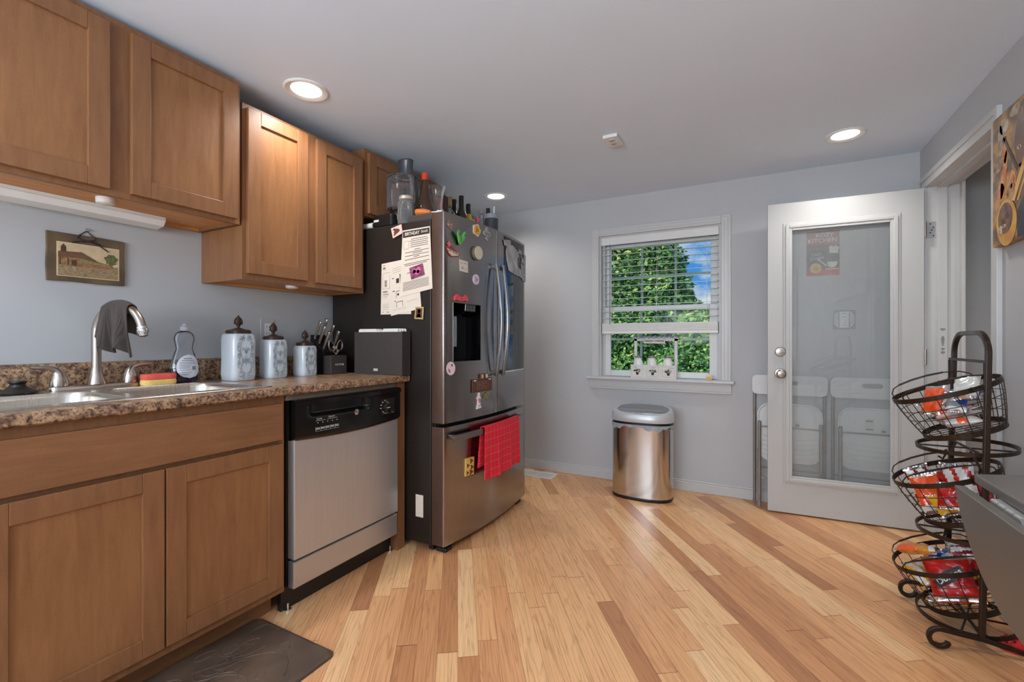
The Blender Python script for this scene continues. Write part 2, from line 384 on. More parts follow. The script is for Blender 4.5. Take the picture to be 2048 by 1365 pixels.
struct('wall_front', b, 'wall', label='wall behind the camera')
b = B(); b.box(-1.67, -1.6, YF, YF+.018, .73, 2.07); b.box(.1, .17, YF, YF+.018, .73, 2.07); b.box(-1.6, .1, YF, YF+.018, 2.0, 2.07); b.box(-1.67, .17, YF, YF+.03, .73, .8); b.box(-.78, -.72, YF-.06, YF-.03, .8, 2.0)
w3 = tag(thing('added_window_3', 'wide added window in the wall behind the camera, framing a fill lamp', 'window', (-.75, YF, .8)), kind='structure')  # window added out of view to hold the rear fill lamp
build('window_frame', b, 'trim', w3, bevel=.003)
b = B(); b.box(XR+.13, 2.3, 3.75, 3.9, 0, ZC); b.box(2.18, 2.3, 1.5, 3.75, 0, ZC); b.box(XR+.13, 2.18, 1.4, 1.5, 0, ZC)
struct('wall_hall', b, 'wall', label='grey hall wall beyond the doorway')
# added window behind the camera (side wall): frame only, holds the fill lamp
b = B(); b.box(XR-.018, XR, -1.87, -1.8, .77, 2.07); b.box(XR-.018, XR, -.3, -.23, .77, 2.07); b.box(XR-.018, XR, -1.87, -.23, 2.0, 2.07); b.box(XR-.03, XR, -1.9, -.2, .77, .84)
w2 = tag(thing('added_window_2', 'added window in the side wall behind the camera, framing a fill lamp', 'window', (XR, -1.05, .8)), kind='structure')
build('window_frame', b, 'trim', w2, bevel=.003)
# baseboards
def base(name, pts):
    struct(name, pts, 'trim', bevel=.004)
b = B(); b.box(XL, XR, YB-.013, YB, 0, .068); b.box(XL, XR, YB-.008, YB, .068, .08); base('baseboard_back', b)
b = B(); b.box(XR-.013, XR, YF, 2.507, 0, .085); b.box(XR-.008, XR, YF, 2.507, .085, .1); b.box(XR-.013, XR, 3.46, YB-.014, 0, .085); base('baseboard_right', b)
# doorway casing and jamb
def casing(b, run):  # run: list of (y0,y1,z0,z1) boxes stacked in two steps
    for y0, y1, z0, z1, inset in run: b.box(XR-.012-inset, XR, y0, y1, z0, z1)
b = B(); casing(b, [(2.507, DY0, 0, 2.03, 0), (2.5063, 2.535, 0, 2.0307, .006), (DY0, 3.46, DZ, 2.03, 0), (2.535, 3.4607, 2.004, 2.0307, .006), (DY1, 3.46, 0, DZ, 0)])
struct('trim_1', b, 'trim', label='white casing around the doorway', bevel=.002)
b = B(); b.box(XR, 1.01, DY1, DY1+.012, 0, DZ+.012); b.box(XR, 1.01, DY0-.012, DY0, 0, DZ+.012); b.box(XR, 1.01, DY0, DY1, DZ, DZ+.012)
b.box(.915, .955, DY1-.012, DY1, 0, DZ); b.box(.915, .955, DY0, DY0+.012, 0, DZ); b.box(.915, .955, DY0+.012, DY1-.012, DZ-.012, DZ)
b.box(1.01, 1.025, DY1-.03, DY1+.06, 0, 2.03); b.box(1.01, 1.025, DY0-.06, DY0+.004, 0, 2.03)
tr = struct('trim_2', b, 'trim', label='white jamb and stop inside the doorway', bevel=.0015)
# scuffs of missing paint on the stop
b = B()
for z, w, h in ((1.155, .02, .012), (1.09, .012, .05), (1.045, .014, .012), (1.025, .016, .014)):
    pts = [(.935+w*.6*math.cos(a)*(1+.3*math.sin(3*a)), DY1-.0125, z+h*.6*math.sin(a)) for a in [i*.63 for i in range(10)]]
    b.prism(pts, (0, .0008, 0))
build('paint_chip', b, 'grey', tr)

# ------------------------------------------------------------------ window_1
w = tag(thing('window_1', 'white double hung window with stool and apron in the back wall', 'window', (-.645, YB, .8)), kind='structure')
b = B()
for i, (o_, d) in enumerate(((0, .012), (.018, .016), (.042, .02))):
    x0, x1, z1 = -1.145+o_, -.141-o_, 1.978-o_
    e_ = .0006*i; b.box(x0, WX0-e_, YB-d, YB, .81, z1); b.box(WX1+e_, x1, YB-d, YB, .81, z1); b.box(WX0-e_, WX1+e_, YB-d, YB, WZ1+e_, z1)
build('casing', b, 'trim', w, bevel=.003)
b = B(); b.box(WX0, WX0+.012, YB, YB+.14, .81, WZ1); b.box(WX1-.012, WX1, YB, YB+.14, .81, WZ1); b.box(WX0+.012, WX1-.012, YB, YB+.14, WZ1-.012, WZ1)
b.box(WX0+.012, WX0+.03, YB+.055, YB+.075, .81, WZ1-.012); b.box(WX1-.03, WX1-.012, YB+.055, YB+.075, .81, WZ1-.012)
build('jamb', b, 'trim', w)
b = B(); b.box(-1.18, -.12, YB-.055, YB, .79, .81); b.box(WX0, WX1, YB, YB+.14, .79, .81)
build('stool', b, 'trim', w, bevel=.006, seg=3)
b = B(); b.box(-1.163, -.137, YB-.014, YB, .73, .79); b.box(-1.163, -.137, YB-.02, YB, .716, .732); b.box(-1.163, -.137, YB-.022, YB, .775, .79)
build('apron', b, 'trim', w, bevel=.003)
SX0, SX1 = -1.073+.003, -.217-.003
def sash(name, y, z0, z1, g):
    gx0, gx1, gz0, gz1 = g
    b = B(); b.box(SX0, gx0, y, y+.026, z0, z1); b.box(gx1, SX1, y, y+.026, z0, z1); b.box(gx0, gx1, y, y+.026, z0, gz0); b.box(gx0, gx1, y, y+.026, gz1, z1)
    f = build(name, b, 'white', w, bevel=.004)
    build('pane', B().box(gx0-.004, gx1+.004, y+.011, y+.014, gz0-.004, gz1+.004), PANE, f)
    b = B()
    for x in (-.776, -.525): b.box(x-.009, x+.009, y+.015, y+.021, gz0, gz1)
    zm = gz0+.245 if name == 'lower_sash' else (gz0+gz1)/2
    b.box(gx0, gx1, y+.0155, y+.0205, zm-.008, zm+.008)
    build('grille', b, MT['grille'], f)
MT['grille'] = pm('window_grille', S(150, 164, 158), .5, var=.02)
PANE = glass('window_pane', (.97, 1, .98, 1), f=1.12, edge=.1)
sash('lower_sash', YB+.062, .812, 1.362, (-1.014, -.286, .858, 1.328))
sash('upper_sash', YB+.095, 1.33, 1.898, (-1.02, -.28, 1.365, 1.825))

# ------------------------------------------------------------------ door_1: glazed door opened back against the wall
dr = tag(thing('door_1', 'white glazed door standing open in front of the folding chairs', 'door', (.851, 3.372, 0), R(2.9)), kind='structure')
DW_, DT = .774, .035            # local: hinge at x=0, free edge at x=-DW_, front face y=0
gx0, gx1, gz0, gz1 = -.655, -.14, .232, 1.795
b = B(); b.box(-DW_, gx0, 0, DT, .01, 1.957); b.box(gx1, 0, 0, DT, .01, 1.957); b.box(gx0, gx1, 0, DT, .01, gz0); b.box(gx0, gx1, 0, DT, gz1, 1.957)
build('door_frame', b, 'door', dr, local=True)
b = B()
for o_, d0 in ((.035, .006), (.022, .014), (.008, .008)):
    x0, x1, z0, z1 = gx0-o_, gx1+o_, gz0-o_, gz1+o_
    t = .02 if o_ > .01 else .022
    b.box(x0, x0+t, -d0, 0.002, z0, z1); b.box(x1-t, x1, -d0, 0.002, z0, z1); b.box(x0+t, x1-t, -d0, 0.002, z0, z0+t); b.box(x0+t, x1-t, -d0, .002, z1-t, z1)
build('glazing_bead', b, 'door', dr, local=True, bevel=.003)
DGLASS = glass('door_glass', (.99, 1, .99, 1), f=1.5, edge=.12, body=.15)  # pale haze put into the colour to lighten the shaded view behind
build('pane', B().box(gx0, gx1, .012, .018, gz0, gz1), DGLASS, dr, local=True)
kx = -.705
b = B(); b.lathe([(.033, .002), (.033, -.004), (.029, -.009), (.012, -.011), (.011, -.03), (.02, -.036), (.027, -.046), (.027, -.056), (.02, -.064), (.008, -.066), (.001, -.066)][::1], (kx, 0, .885), 24, axis='y')
for i in range(len(b.v)): pass
kb = build('door_knob', B().lathe([(.033, 0), (.033, .004), (.029, .009), (.012, .011), (.011, .03), (.02, .036), (.027, .046), (.027, .056), (.02, .064), (.006, .0655)], (kx, 0, .885), 24, axis='y'), 'nickel', dr, local=True, smooth=True)
db = build('deadbolt', B().lathe([(.031, 0), (.031, .006), (.026, .012), (.018, .0125), (.018, .018), (.008, .019)], (kx, 0, 1.022), 24, axis='y'), 'nickel', dr, local=True, smooth=True)
build('latch_plate', B().box(-DW_-.0015, -DW_, .006, .029, .86, .915), 'nickel', dr, local=True)
for z in (1.72, 1.0, .25):
    b = B(); b.lathe([(.006, -.045), (.006, .045)], (.004, -.004, z), 10)
    build('hinge_knuckle', b, 'nickel', dr, local=True, smooth=True)
# hinge leaf left on the jamb
hp = build('hinge_plate', B().box(.876, .907, DY1-.002, DY1, 1.675, 1.768), MT['steelv'], tr)
b = B()
for x, z in ((.884, 1.755), (.897, 1.735), (.89, 1.72), (.884, 1.705), (.898, 1.687)): b.lathe([(.0035, 0), (.0035, .001)], (x, DY1-.002, z), 10, axis='y')
build('screw', b, 'black', hp)

# ------------------------------------------------------------------ recessed lamps
GLOW = emission('lamp_diffuser', (1.0, .965, .92, 1), 6.0)
def downlight(x, y, label):
    t = thing('recessed_light', label, 'light', (x, y, ZC), group='recessed ceiling lights')
    b = B(); b.lathe([(.094, 0), (.094, -.003), (.088, -.007), (.07, -.004), (.063, .0)], (x, y, ZC), 40, cap=False)
    build('trim_ring', b, 'white', t, smooth=True)
    b = B(); b.lathe([(.0635, -.0015), (.05, -.0025), (.0001, -.003)], (x, y, ZC), 32, cap=False)
    build('diffuser', b, GLOW, t, smooth=True)
    sl_ = bpy.data.lights.new('lamp_beam', 'SPOT'); so = bpy.data.objects.new('lamp_beam', sl_); COL.objects.link(so); so.parent = t; so.location = (0, 0, -.006)
    sl_.energy = LAMP; sl_.color = (1.0, .965, .92); sl_.spot_size = R(SPOT); sl_.spot_blend = 1.0; sl_.shadow_soft_size = .06
downlight(-1.77, 1.367, 'lit round recessed light beside the wall cabinets')
downlight(-1.77, 3.064, 'lit round recessed light beyond the refrigerator')
downlight(.439, 3.044, 'lit round recessed light above the open glazed door')
downlight(.439, 1.367, 'lit round recessed light above the round table')
downlight(-1.77, -.35, 'lit round recessed light behind the camera on the cabinet side')
downlight(.439, -.35, 'lit round recessed light behind the camera on the table side')
downlight(1.6, 2.6, 'lit round recessed light added in the hall')  # extra lamp out of view, put in to light the hall

# ceiling outlet
t = thing('ceiling_outlet', 'small white square outlet box with two sockets on the ceiling', 'outlet', (-.692, 2.498, ZC))
build('cover_plate', B().box(-.732, -.652, 2.432, 2.565, ZC-.018, ZC), 'white', t, bevel=.003)
for yy in (2.475, 2.52):
    f = build('socket', B().lathe([(.018, ZC-.0205), (.018, ZC-.017)], (-.692, yy, 0), 20), 'offwhite', t)
    b = B(); b.box(-.70, -.697, yy-.006, yy+.006, ZC-.0215, ZC-.02); b.box(-.687, -.684, yy-.006, yy+.006, ZC-.0215, ZC-.02); b.box(-.694, -.69, yy+.008, yy+.012, ZC-.0215, ZC-.02)
    build('slot', b, 'black', f)

# floor register
t = thing('floor_register', 'white metal floor register in front of the back baseboard', 'vent', (-1.56, 3.4, 0))
b = B(); b.box(-1.72, -1.41, 3.30, 3.32, 0, .006); b.box(-1.72, -1.41, 3.43, 3.45, 0, .006); b.box(-1.72, -1.70, 3.32, 3.43, 0, .006); b.box(-1.43, -1.41, 3.32, 3.43, 0, .006)
build('frame', b, 'white', t)
b = B()
for i in range(26): b.box(-1.697+i*.0103, -1.691+i*.0103, 3.32, 3.43, .001, .005)
b.box(-1.70, -1.43, 3.371, 3.379, .001, .0055)
build('louvers', b, 'white', t)
build('duct', B().box(-1.70, -1.43, 3.32, 3.43, 0.0002, .0008), 'black', t)

# ================================================================== OUTDOORS
g = struct('ground', B().box(-9, 6, 3.7, 22, -.65, -.6), pm('lawn', S(86, 128, 52), .9, var=.3, scale=4), label='lawn outside the window')
LEAF = [pm('leaf_'+n, c, .55, var=.35, scale=1.6, c2=c2, spec=.3) for n, c, c2 in (('bright', S(120, 165, 72), S(214, 228, 130)), ('mid', S(72, 128, 64), S(160, 200, 112)), ('deep', S(40, 88, 50), S(112, 158, 92)))]
BARK = pm('bark', S(84, 66, 50), .9, var=.25, scale=12, stretch=(1, 1, .2))
def tree(label, x, y, h, blobs, n, seed, leaf=.11, mw=(3, 4, 3)):
    rd = random.Random(seed)
    t = thing('tree', label, 'tree', (x, y, -.6), group=None)
    b = B(); b.tube([(x, y, -.6), (x+.05, y, h*.3), (x-.04, y+.05, h*.65), (x, y, h)], [.16, .13, .09, .04], 8)
    build('trunk', b, BARK, t, smooth=True)
    b = B()
    for _ in range(n):
        bx, by, bz, br = rd.choice(blobs)
        d = Vector((rd.gauss(0, 1), rd.gauss(0, 1), rd.gauss(0, 1))).normalized()
        rr = br*(.55+.5*rd.random()**.6)*(1+.25*noise.noise(d*2.2+Vector((bx, by, bz))))
        p = Vector((bx, by, bz))+d*rr
        s_ = leaf*(.6+.8*rd.random())
        u = Vector((rd.gauss(0, 1), rd.gauss(0, 1), rd.gauss(0, .6))).normalized(); w_ = (u.cross(d+Vector((0, 0, .4)))).normalized()
        q = p+(d*.3+Vector((0, 0, -.25)))*s_
        b.add([p-u*s_*.5, p+w_*s_*.3, p+u*s_*.55, p-w_*s_*.3], [(0, 1, 2), (0, 2, 3)], rd.choices((0, 1, 2), mw)[0])
    build('foliage', b, LEAF, t, recalc=False)
tree('tall leafy tree whose crown fills the left of the window', -5.0, 15.5, 5.0,
     [(-5.6, 15.3, 4.6, 1.5), (-4.7, 15.0, 4.5, 1.3), (-4.0, 14.8, 3.6, 1.2), (-3.2, 14.8, 2.4, .95), (-5.4, 15.0, 3.0, 1.4), (-4.4, 14.7, 2.2, 1.2), (-5.0, 15.1, 5.6, 1.0), (-4.1, 15.0, 5.2, .75), (-3.1, 14.8, 4.4, .85), (-2.65, 14.7, 3.5, .8), (-2.35, 14.6, 2.6, .75), (-2.0, 14.7, 1.7, .75), (-1.5, 14.7, 1.5, .65), (-2.6, 14.6, 1.2, .8), (-3.3, 14.9, 5.1, .6), (-3.4, 14.8, 3.3, .8), (-6.2, 15, 3.5, 1.2), (-3.9, 14.6, 1.3, 1.1), (-5.2, 14.7, 1.4, 1.1)], 44000, 3, leaf=.15)
tree('broad darker tree low in the middle of the window', -2.7, 12.2, 1.5,
     [(-2.7, 12.1, 1.0, .75), (-2.35, 12.2, 1.5, .5), (-3.2, 12.0, 1.3, .7), (-2.7, 11.9, .2, .7), (-3.3, 12, .3, .65)], 16000, 5, mw=(1, 3, 4))
tree('bright green tree low at the right of the window', -1.0, 12.0, 1.4,
     [(-1.2, 11.9, 1.1, .55), (-.6, 11.8, 1.1, .75), (-1.25, 11.8, .1, .5), (-.5, 11.7, .2, .75), (-1.2, 11.9, 1.6, .4)], 14000, 9, mw=(2, 4, 2))
tree('yellow green shrub at the lower left of the window', -3.0, 9.0, .8,
     [(-3.0, 9.0, .35, .5), (-2.6, 9.0, .15, .4), (-3.4, 9.0, .5, .45), (-2.6, 9.1, -.1, .3)], 7000, 11, leaf=.08, mw=(5, 3, 1))
tree('dark hedge shrub at the foot of the trees outside', -1.2, 9.2, .5,
     [(-1.6, 9.2, .3, .42), (-1.35, 9.2, .55, .5), (-.8, 9.2, .45, .5), (-.5, 9.3, .15, .5), (-1.2, 9.2, -.2, .45)], 11000, 13, leaf=.08, mw=(1, 3, 4))
# ================================================================== CABINETS (left wall)
def shaker(root, name, xf, y0, y1, z0, z1, st=.058, th=.02, lab=None):
    b = B(); b.box(xf, xf+th, y0, y0+st, z0, z1); b.box(xf, xf+th, y1-st, y1, z0, z1)
    b.box(xf, xf+th, y0+st, y1-st, z0, z0+st); b.box(xf, xf+th, y0+st, y1-st, z1-st, z1)
    d = build(name, b, 'wood', root, bevel=.0018)
    build('panel', B().box(xf+.004, xf+.011, y0+st-.006, y1-st+.006, z0+st-.006, z1-st+.006), 'woodp', d)
    return d
def wall_cabinet(label, y0, y1, z0, z1, doors, group='wall cabinets'):
    t = thing('wall_cabinet', label, 'cabinet', (XL+.002, (y0+y1)/2, z0), group=group)
    b = B(); b.box(XL+.002, -1.95, y0, y0+.016, z0, z1); b.box(XL+.002, -1.95, y1-.016, y1, z0, z1); b.box(XL+.002, -1.95, y0+.016, y1-.016, z1-.016, z1)
    b.box(XL+.002, XL+.012, y0+.016, y1-.016, z0, z1-.016)
    build('carcass', b, 'wood', t)
    b = B(); b.box(-1.95, -1.93, y0, doors[0][0]+.012, z0, z1); b.box(-1.95, -1.93, doors[-1][1]-.012, y1, z0, z1)
    for (a, c) in zip(doors[:-1], doors[1:]): b.box(-1.95, -1.93, a[1]-.012, c[0]+.012, z0, z1)
    for d in doors: b.box(-1.95, -1.93, d[0]+.012, d[1]-.012, z0, d[2]+.012); b.box(-1.95, -1.93, d[0]+.012, d[1]-.012, d[3]-.012, z1)
    build('face_frame', b, 'wood', t)
    build('bottom_panel', B().box(XL+.012, -1.95, y0+.016, y1-.016, z0+.012, z0+.022), 'pine', t)
    b = B(); b.box(XL+.012, XL+.03, y0+.016, y1-.016, z0, z0+.012); b.box(-1.965, -1.95, y0+.016, y1-.016, z0+.003, z0+.012)
    build('hanging_rail', b, 'pine', t)
    for d in doors: shaker(t, 'door', -1.93, *d)
    return t
wall_cabinet('short two door maple wall cabinet nearest the camera, above the sink', .30, 1.165, 1.585, 2.19, [(.345, .717, 1.602, 2.165), (.777, 1.147, 1.602, 2.165)])
wall_cabinet('tall two door maple wall cabinet hung lower, beside the refrigerator', 1.175, 1.858, 1.355, 2.112, [(1.19, 1.487, 1.381, 2.094), (1.537, 1.832, 1.379, 2.092)])
wall_cabinet('short two door maple wall cabinet above the refrigerator', 1.868, 2.612, 1.795, 2.175, [(1.885, 2.228, 1.81, 2.15), (2.25, 2.595, 1.81, 2.15)])
# sink base
t = thing('base_cabinet', 'maple sink base cabinet with two doors under the laminate worktop', 'cabinet', (-1.95, .74, 0))
b = B(); b.box(XL+.002, -1.66, .31, .328, .1, .69); b.box(XL+.002, -1.66, 1.147, 1.165, .1, .69); b.box(XL+.002, -1.722, .31, .328, 0, .1); b.box(XL+.002, -1.722, 1.147, 1.165, 0, .1); b.box(XL+.002, -1.66, .328, 1.147, .1, .116); b.box(XL+.002, XL+.012, .328, 1.147, .116, .69)
build('carcass', b, 'wood', t)
b = B(); b.box(-1.66, -1.64, .31, .36, .1, .876); b.box(-1.66, -1.64, 1.135, 1.165, .1, .876); b.box(-1.66, -1.64, .36, 1.135, .83, .876); b.box(-1.66, -1.64, .36, 1.135, .68, .715); b.box(-1.66, -1.64, .36, 1.135, .1, .145); b.box(-1.66, -1.64, .735, .757, .145, .68)
build('face_frame', b, 'wood', t)
build('toe_kick', B().box(-1.735, -1.72, .328, 1.147, 0, .1), 'woodh', t)
build('false_front', B().box(-1.64, -1.62, .35, 1.148, .705, .846), 'woodh', t, bevel=.0018)
shaker(t, 'door', -1.64, .35, .744, .132, .69); shaker(t, 'door', -1.64, .749, 1.148, .132, .69)
# end panel between dishwasher and refrigerator
b = B(); b.box(XL+.002, -1.635, 1.808, 1.862, 0, .876)
single('end_panel', b, 'wood', 'narrow maple end panel between dishwasher and refrigerator', 'panel')
# ------------------------------------------------------------------ worktop
t = thing('worktop', 'speckled brown laminate worktop with backsplash', 'worktop', (-1.92, 1.0, .876))
CX0, CX1, CY0, CY1 = -2.185, -1.672, .315, 1.122   # sink cut-out
b = B()
def edge(y0, y1): # front strip with rolled edge
    pr = [(CX1, .876), (-1.61, .876), (-1.604, .881), (-1.603, .9), (-1.607, .908), (-1.616, .911), (CX1, .911)]
    b.loft([[(x, y, z) for x, z in pr] for y in (y0, y1)])
edge(.25, 1.866)
b.box(-2.214, CX0, .25, 1.866, .876, .911); b.box(CX0, CX1, .25, CY0, .876, .911); b.box(CX0, CX1, CY1, 1.866, .876, .911)
build('slab', b, 'lam', t, smooth=True)
b = B(); pr = [(XL+.001, .876), (-2.2145, .876), (-2.2145, 1.0), (-2.219, 1.008), (-2.226, 1.01), (XL+.001, 1.01)]
b.loft([[(x, y, z) for x, z in pr] for y in (.25, 1.866)])
build('backsplash', b, 'lam', t, smooth=True)
# ------------------------------------------------------------------ double sink
t = thing('kitchen_sink', 'double bowl stainless drop-in sink', 'sink', (-1.93, .72, .911))
def rrect(x0, x1, y0, y1, r, z, n=6):
    p = []
    for cx, cy, a0 in ((x1-r, y1-r, 0), (x0+r, y1-r, 90), (x0+r, y0+r, 180), (x1-r, y0+r, 270)):
        for i in range(n+1):
            a = R(a0+90*i/n); p.append((cx+r*math.cos(a), cy+r*math.sin(a), z))
    return p
BW = [(-2.055, -1.70, .345, .695), (-2.055, -1.70, .733, 1.092)]
def sink_deck():
    bm = bmesh.new(); es = []
    for lp in [rrect(-2.198, -1.652, .30, 1.135, .035, .9165)]+[rrect(x0, x1, y0, y1, .06, .9165) for x0, x1, y0, y1 in BW]:
        vs = [bm.verts.new(p) for p in lp]; es += [bm.edges.new((vs[i], vs[(i+1) % len(vs)])) for i in range(len(vs))]
    bmesh.ops.triangle_fill(bm, use_beauty=True, use_dissolve=False, edges=es)
    b = B(); bm.verts.index_update(); b.add([v.co[:] for v in bm.verts], [[v.index for v in f.verts] for f in bm.faces]); bm.free()
    b.loft([rrect(-2.198, -1.652, .30, 1.135, .035, .9165), rrect(-2.201, -1.649, .297, 1.138, .037, .9145), rrect(-2.201, -1.649, .297, 1.138, .037, .9112)], cap=False)
    return b
build('deck', sink_deck(), 'sink', t, smooth=True, recalc=True)
for x0, x1, y0, y1 in BW:
    b = B(); rs = []
    for ins, z, r in ((0, .9165, .06), (.003, .912, .06), (.006, .9, .06), (.012, .78, .065), (.025, .745, .075), (.06, .738, .07)):
        rs.append(rrect(x0+ins, x1-ins, y0+ins, y1-ins, r, z))
    rs[-1] = rrect(x0+.06, x1-.06, y0+.06, y1-.06, .06, .737)
    b.loft(rs, cap=False); b.f.append([len(b.v)-28+i for i in range(28)]); b.m.append(0)
    bo = build('bowl', b, 'sink', t, smooth=True, recalc=False)
    cx, cy = (x0+x1)/2, (y0+y1)/2
    build('drain', B().lathe([(.045, .7375), (.045, .7395), (.036, .7395), (.03, .7378), (.001, .7378)], (cx, cy, 0), 24, cap=False), 'chrome', bo, smooth=True)
# ------------------------------------------------------------------ faucet
t = thing('kitchen_faucet', 'brushed nickel gooseneck faucet with two lever handles', 'faucet', (-2.14, .762, .9165))
b = B(); rs = []
for ins, z in ((0, .9168), (0, .924), (.004, .9305), (.012, .9325)): rs.append(rrect(-2.17+ins, -2.112-ins, .628+ins, .896-ins, .026-ins*.5, z))
b.loft(rs); build('deck_plate', b, 'nickel', t, smooth=True)
b = B(); b.lathe([(.027, .932), (.026, .94), (.02, .965), (.0165, .985), (.0165, .992)], (-2.14, .762, 0), 24)
P0 = Vector((-2.14, .762, 0)); d = Vector((.19, .062, 0)); Ld = d.length; du = d.normalized()
path = [P0+Vector((0, 0, z)) for z in (.985, 1.04, 1.09)]
rr = Ld/2
for i in range(0, 19):
    a = R(180-i*9.4); path.append(P0+du*(rr+rr*math.cos(a))+Vector((0, 0, 1.118+.1*math.sin(a))))
b.tube(path, .0145, 14)
sp_end = path[-1]
build('spout', b, 'nickel', t, smooth=True)
tg = (path[-1]-path[-2]).normalized()
b = B(); b.tube([sp_end-tg*.004, sp_end+tg*.004, sp_end+tg*.006, sp_end+tg*.02, sp_end+tg*.024, sp_end+tg*.03], [.0165, .0165, .0185, .0175, .015, .014], 16)
build('aerator', b, 'chrome', t, smooth=True)
for yy, s in ((.66, -1), (.864, 1)):
    b = B()
    prof = [((-2.14, yy, .932), .025), ((-2.14, yy, .945), .0255), ((-2.14, yy+s*.001, .962), .022), ((-2.14, yy+s*.003, .978), .016), ((-2.138, yy+s*.011, .990), .011), ((-2.136, yy+s*.025, .9965), .0085), ((-2.134, yy+s*.043, .9985), .0075), ((-2.132, yy+s*.066, .9995), .0065), ((-2.131, yy+s*.075, 1.0), .003)]
    b.tube([p for p, _ in prof], [r for _, r in prof], 16)
    build('handle', b, 'nickel', t, smooth=True)
# dish cloth over the spout
cl = pm('knit_cloth', S(66, 56, 52), .95, var=.18, scale=1.0, stretch=(1, 1, 1), bump=0, sheen=.1)
def cloth_pt(u, v):
    k = 9.0+u*(len(path)-14.8); i = int(k); f = k-i; p = path[i].lerp(path[i+1], f)
    side = Vector((-du.y, du.x, 0)); w = (v-.5)*2
    fold = .014*math.sin(u*13+1.5*w)+.006*math.sin(u*27+2+w*3)
    if abs(w) < .22:
        a = w/.22*math.pi/2; q = p+side*.0195*math.sin(a)+Vector((0, 0, .0195*math.cos(a)+.002))
    else:
        h = (abs(w)-.22)/.78; ln = (.125-.03*u+.035*math.sin(u*3.0+.4)) if w < 0 else .075+.02*u
        top = 1.215-.01
        zend = (1.088-.05*u+.016*math.sin(u*11)) if w < 0 else p.z-ln
        q = p+side*math.copysign(.0195+.004*h+fold*h*1.3, w); q.z = p.z+.002+(min(zend, p.z-.03)-p.z)*h
        q += du*(-.03*(1-u)*h+.008*h*u)+Vector((0, 0, .006*math.sin(u*7+w*5)*h))
    return q
b = B(); b.grid(cloth_pt, 40, 36)
single('dish_cloth', b, MT.setdefault('cloth', cl), 'dark grey knitted dish cloth draped over the faucet spout', 'cloth', smooth=True, recalc=False, solid=.0035)
def ribs():
    nt_ = cl.node_tree; bs = [n for n in nt_.nodes if n.type == 'BSDF_PRINCIPLED'][0]
    wv = N(nt_, 'ShaderNodeTexWave', i_Scale=95.0); wv.bands_direction = 'X'; tc = N(nt_, 'ShaderNodeTexCoord'); bp = N(nt_, 'ShaderNodeBump', i_Strength=.6, i_Distance=.002)
    nt_.links.new(tc.outputs['Object'], wv.inputs['Vector']); nt_.links.new(wv.outputs['Fac'], bp.inputs['Height']); nt_.links.new(bp.outputs[0], bs.inputs['Normal'])
ribs()
# drain stopper
t = thing('sink_stopper', 'black rubber sink stopper with a raised grip on the sink deck', 'stopper', (-2.125, .555, .9168))
build('flange', B().lathe([(.012, .9168), (.046, .9185), (.05, .924), (.044, .928), (.03, .934), (.024, .94)], (-2.125, .555, 0), 28), 'blackm', t, smooth=True)
build('grip', B().lathe([(.022, .939), (.018, .948), (.022, .955), (.021, .959), (.012, .96)], (-2.125, .555, 0), 24), 'black', t, smooth=True)
# sponge
t = thing('scrub_sponge', 'two layer sponge, coral red over yellow, on the sink edge', 'sponge', (-2.09, .938, .9168))
def sponge(z0, z1):
    rings = []
    for z, k in ((z0, .96), (z0+.004, 1), (z1-.004, 1), (z1, .96)):
        ring = []
        for i in range(40):
            a = 2*math.pi*i/40; ca, sa = math.cos(a), math.sin(a)
            x = .033*math.copysign(abs(sa)**.6, sa)*(1-.1*math.exp(-(ca/.35)**2)); y = .058*math.copysign(abs(ca)**.75, ca)
            ring.append((-2.09+x*k, .938+y*k, z))
        rings.append(ring)
    return B().loft(rings)
build('foam', sponge(.917, .938), pm('sponge_yellow', S(222, 190, 110), .95, var=.12, scale=260, bump=.5), t, smooth=True)
build('scour_pad', sponge(.938, .96), pm('sponge_coral', S(226, 92, 78), .95, var=.16, scale=260, bump=.5), t, smooth=True)
# soap bottle
t = thing('dish_soap_bottle', 'clear dish soap bottle holding dark purple liquid', 'bottle', (-2.14, 1.055, .9168))
PR = [(.040, .917), (.047, .919), (.052, .93), (.054, .96), (.052, .985), (.046, 1.015), (.038, 1.04), (.0315, 1.056), (.034, 1.075), (.0385, 1.092), (.039, 1.105), (.034, 1.12), (.024, 1.129), (.013, 1.133), (.012, 1.137)]
def soap_ring(prof): return B().lathe([(1, z) for r, z in prof], (0, 0, 0), 28)
def soap(prof, k=1.0, cap=True):
    rings = []
    for r, z in prof:
        rings.append([(-2.14+r*k*.58*math.sin(a)+.0*z, 1.055+r*k*math.cos(a), z) for a in [2*math.pi*i/32 for i in range(32)]])
    return B().loft(rings, cap=cap)
build('bottle', soap([(.0522, .9741)]+[p_ for p_ in PR if p_[1] > .975]), glass('soap_bottle_plastic', (.93, .95, .97, 1), body=.05, f=1.4, edge=.4), t, smooth=True)
build('liquid', soap([p_ for p_ in PR if p_[1] < .972]+[(.0525, .974)], 1.0), pm('purple_soap', S(34, 22, 48), .15, var=.1, scale=8), t, smooth=True)
build('cap', B().lathe([(.0155, 1.134), (.0155, 1.15), (.012, 1.153), (.007, 1.155), (.006, 1.163), (.003, 1.164)], (-2.14, 1.055, 0), 20), pm('clear_cap', S(206, 206, 214), .3), t, smooth=True)
def soap_lab(u, v):  # oval label wrapped on the front
    a = R(-8+(u-.5)*2*66); zc = .983; rz = .05
    k = 2*v-1; z = zc+rz*k; hw = math.sqrt(max(0, 1-k*k)); a = R(8)+(u-.5)*2*R(58)*hw
    r = None
    for (r0, z0), (r1, z1) in zip(PR[:-1], PR[1:]):
        if z0 <= z <= z1: r = r0+(r1-r0)*(z-z0)/(z1-z0)
    return (-2.14+(r+.0012)*.58*math.cos(a)+.0006, 1.055+(r+.001)*math.sin(a), z)
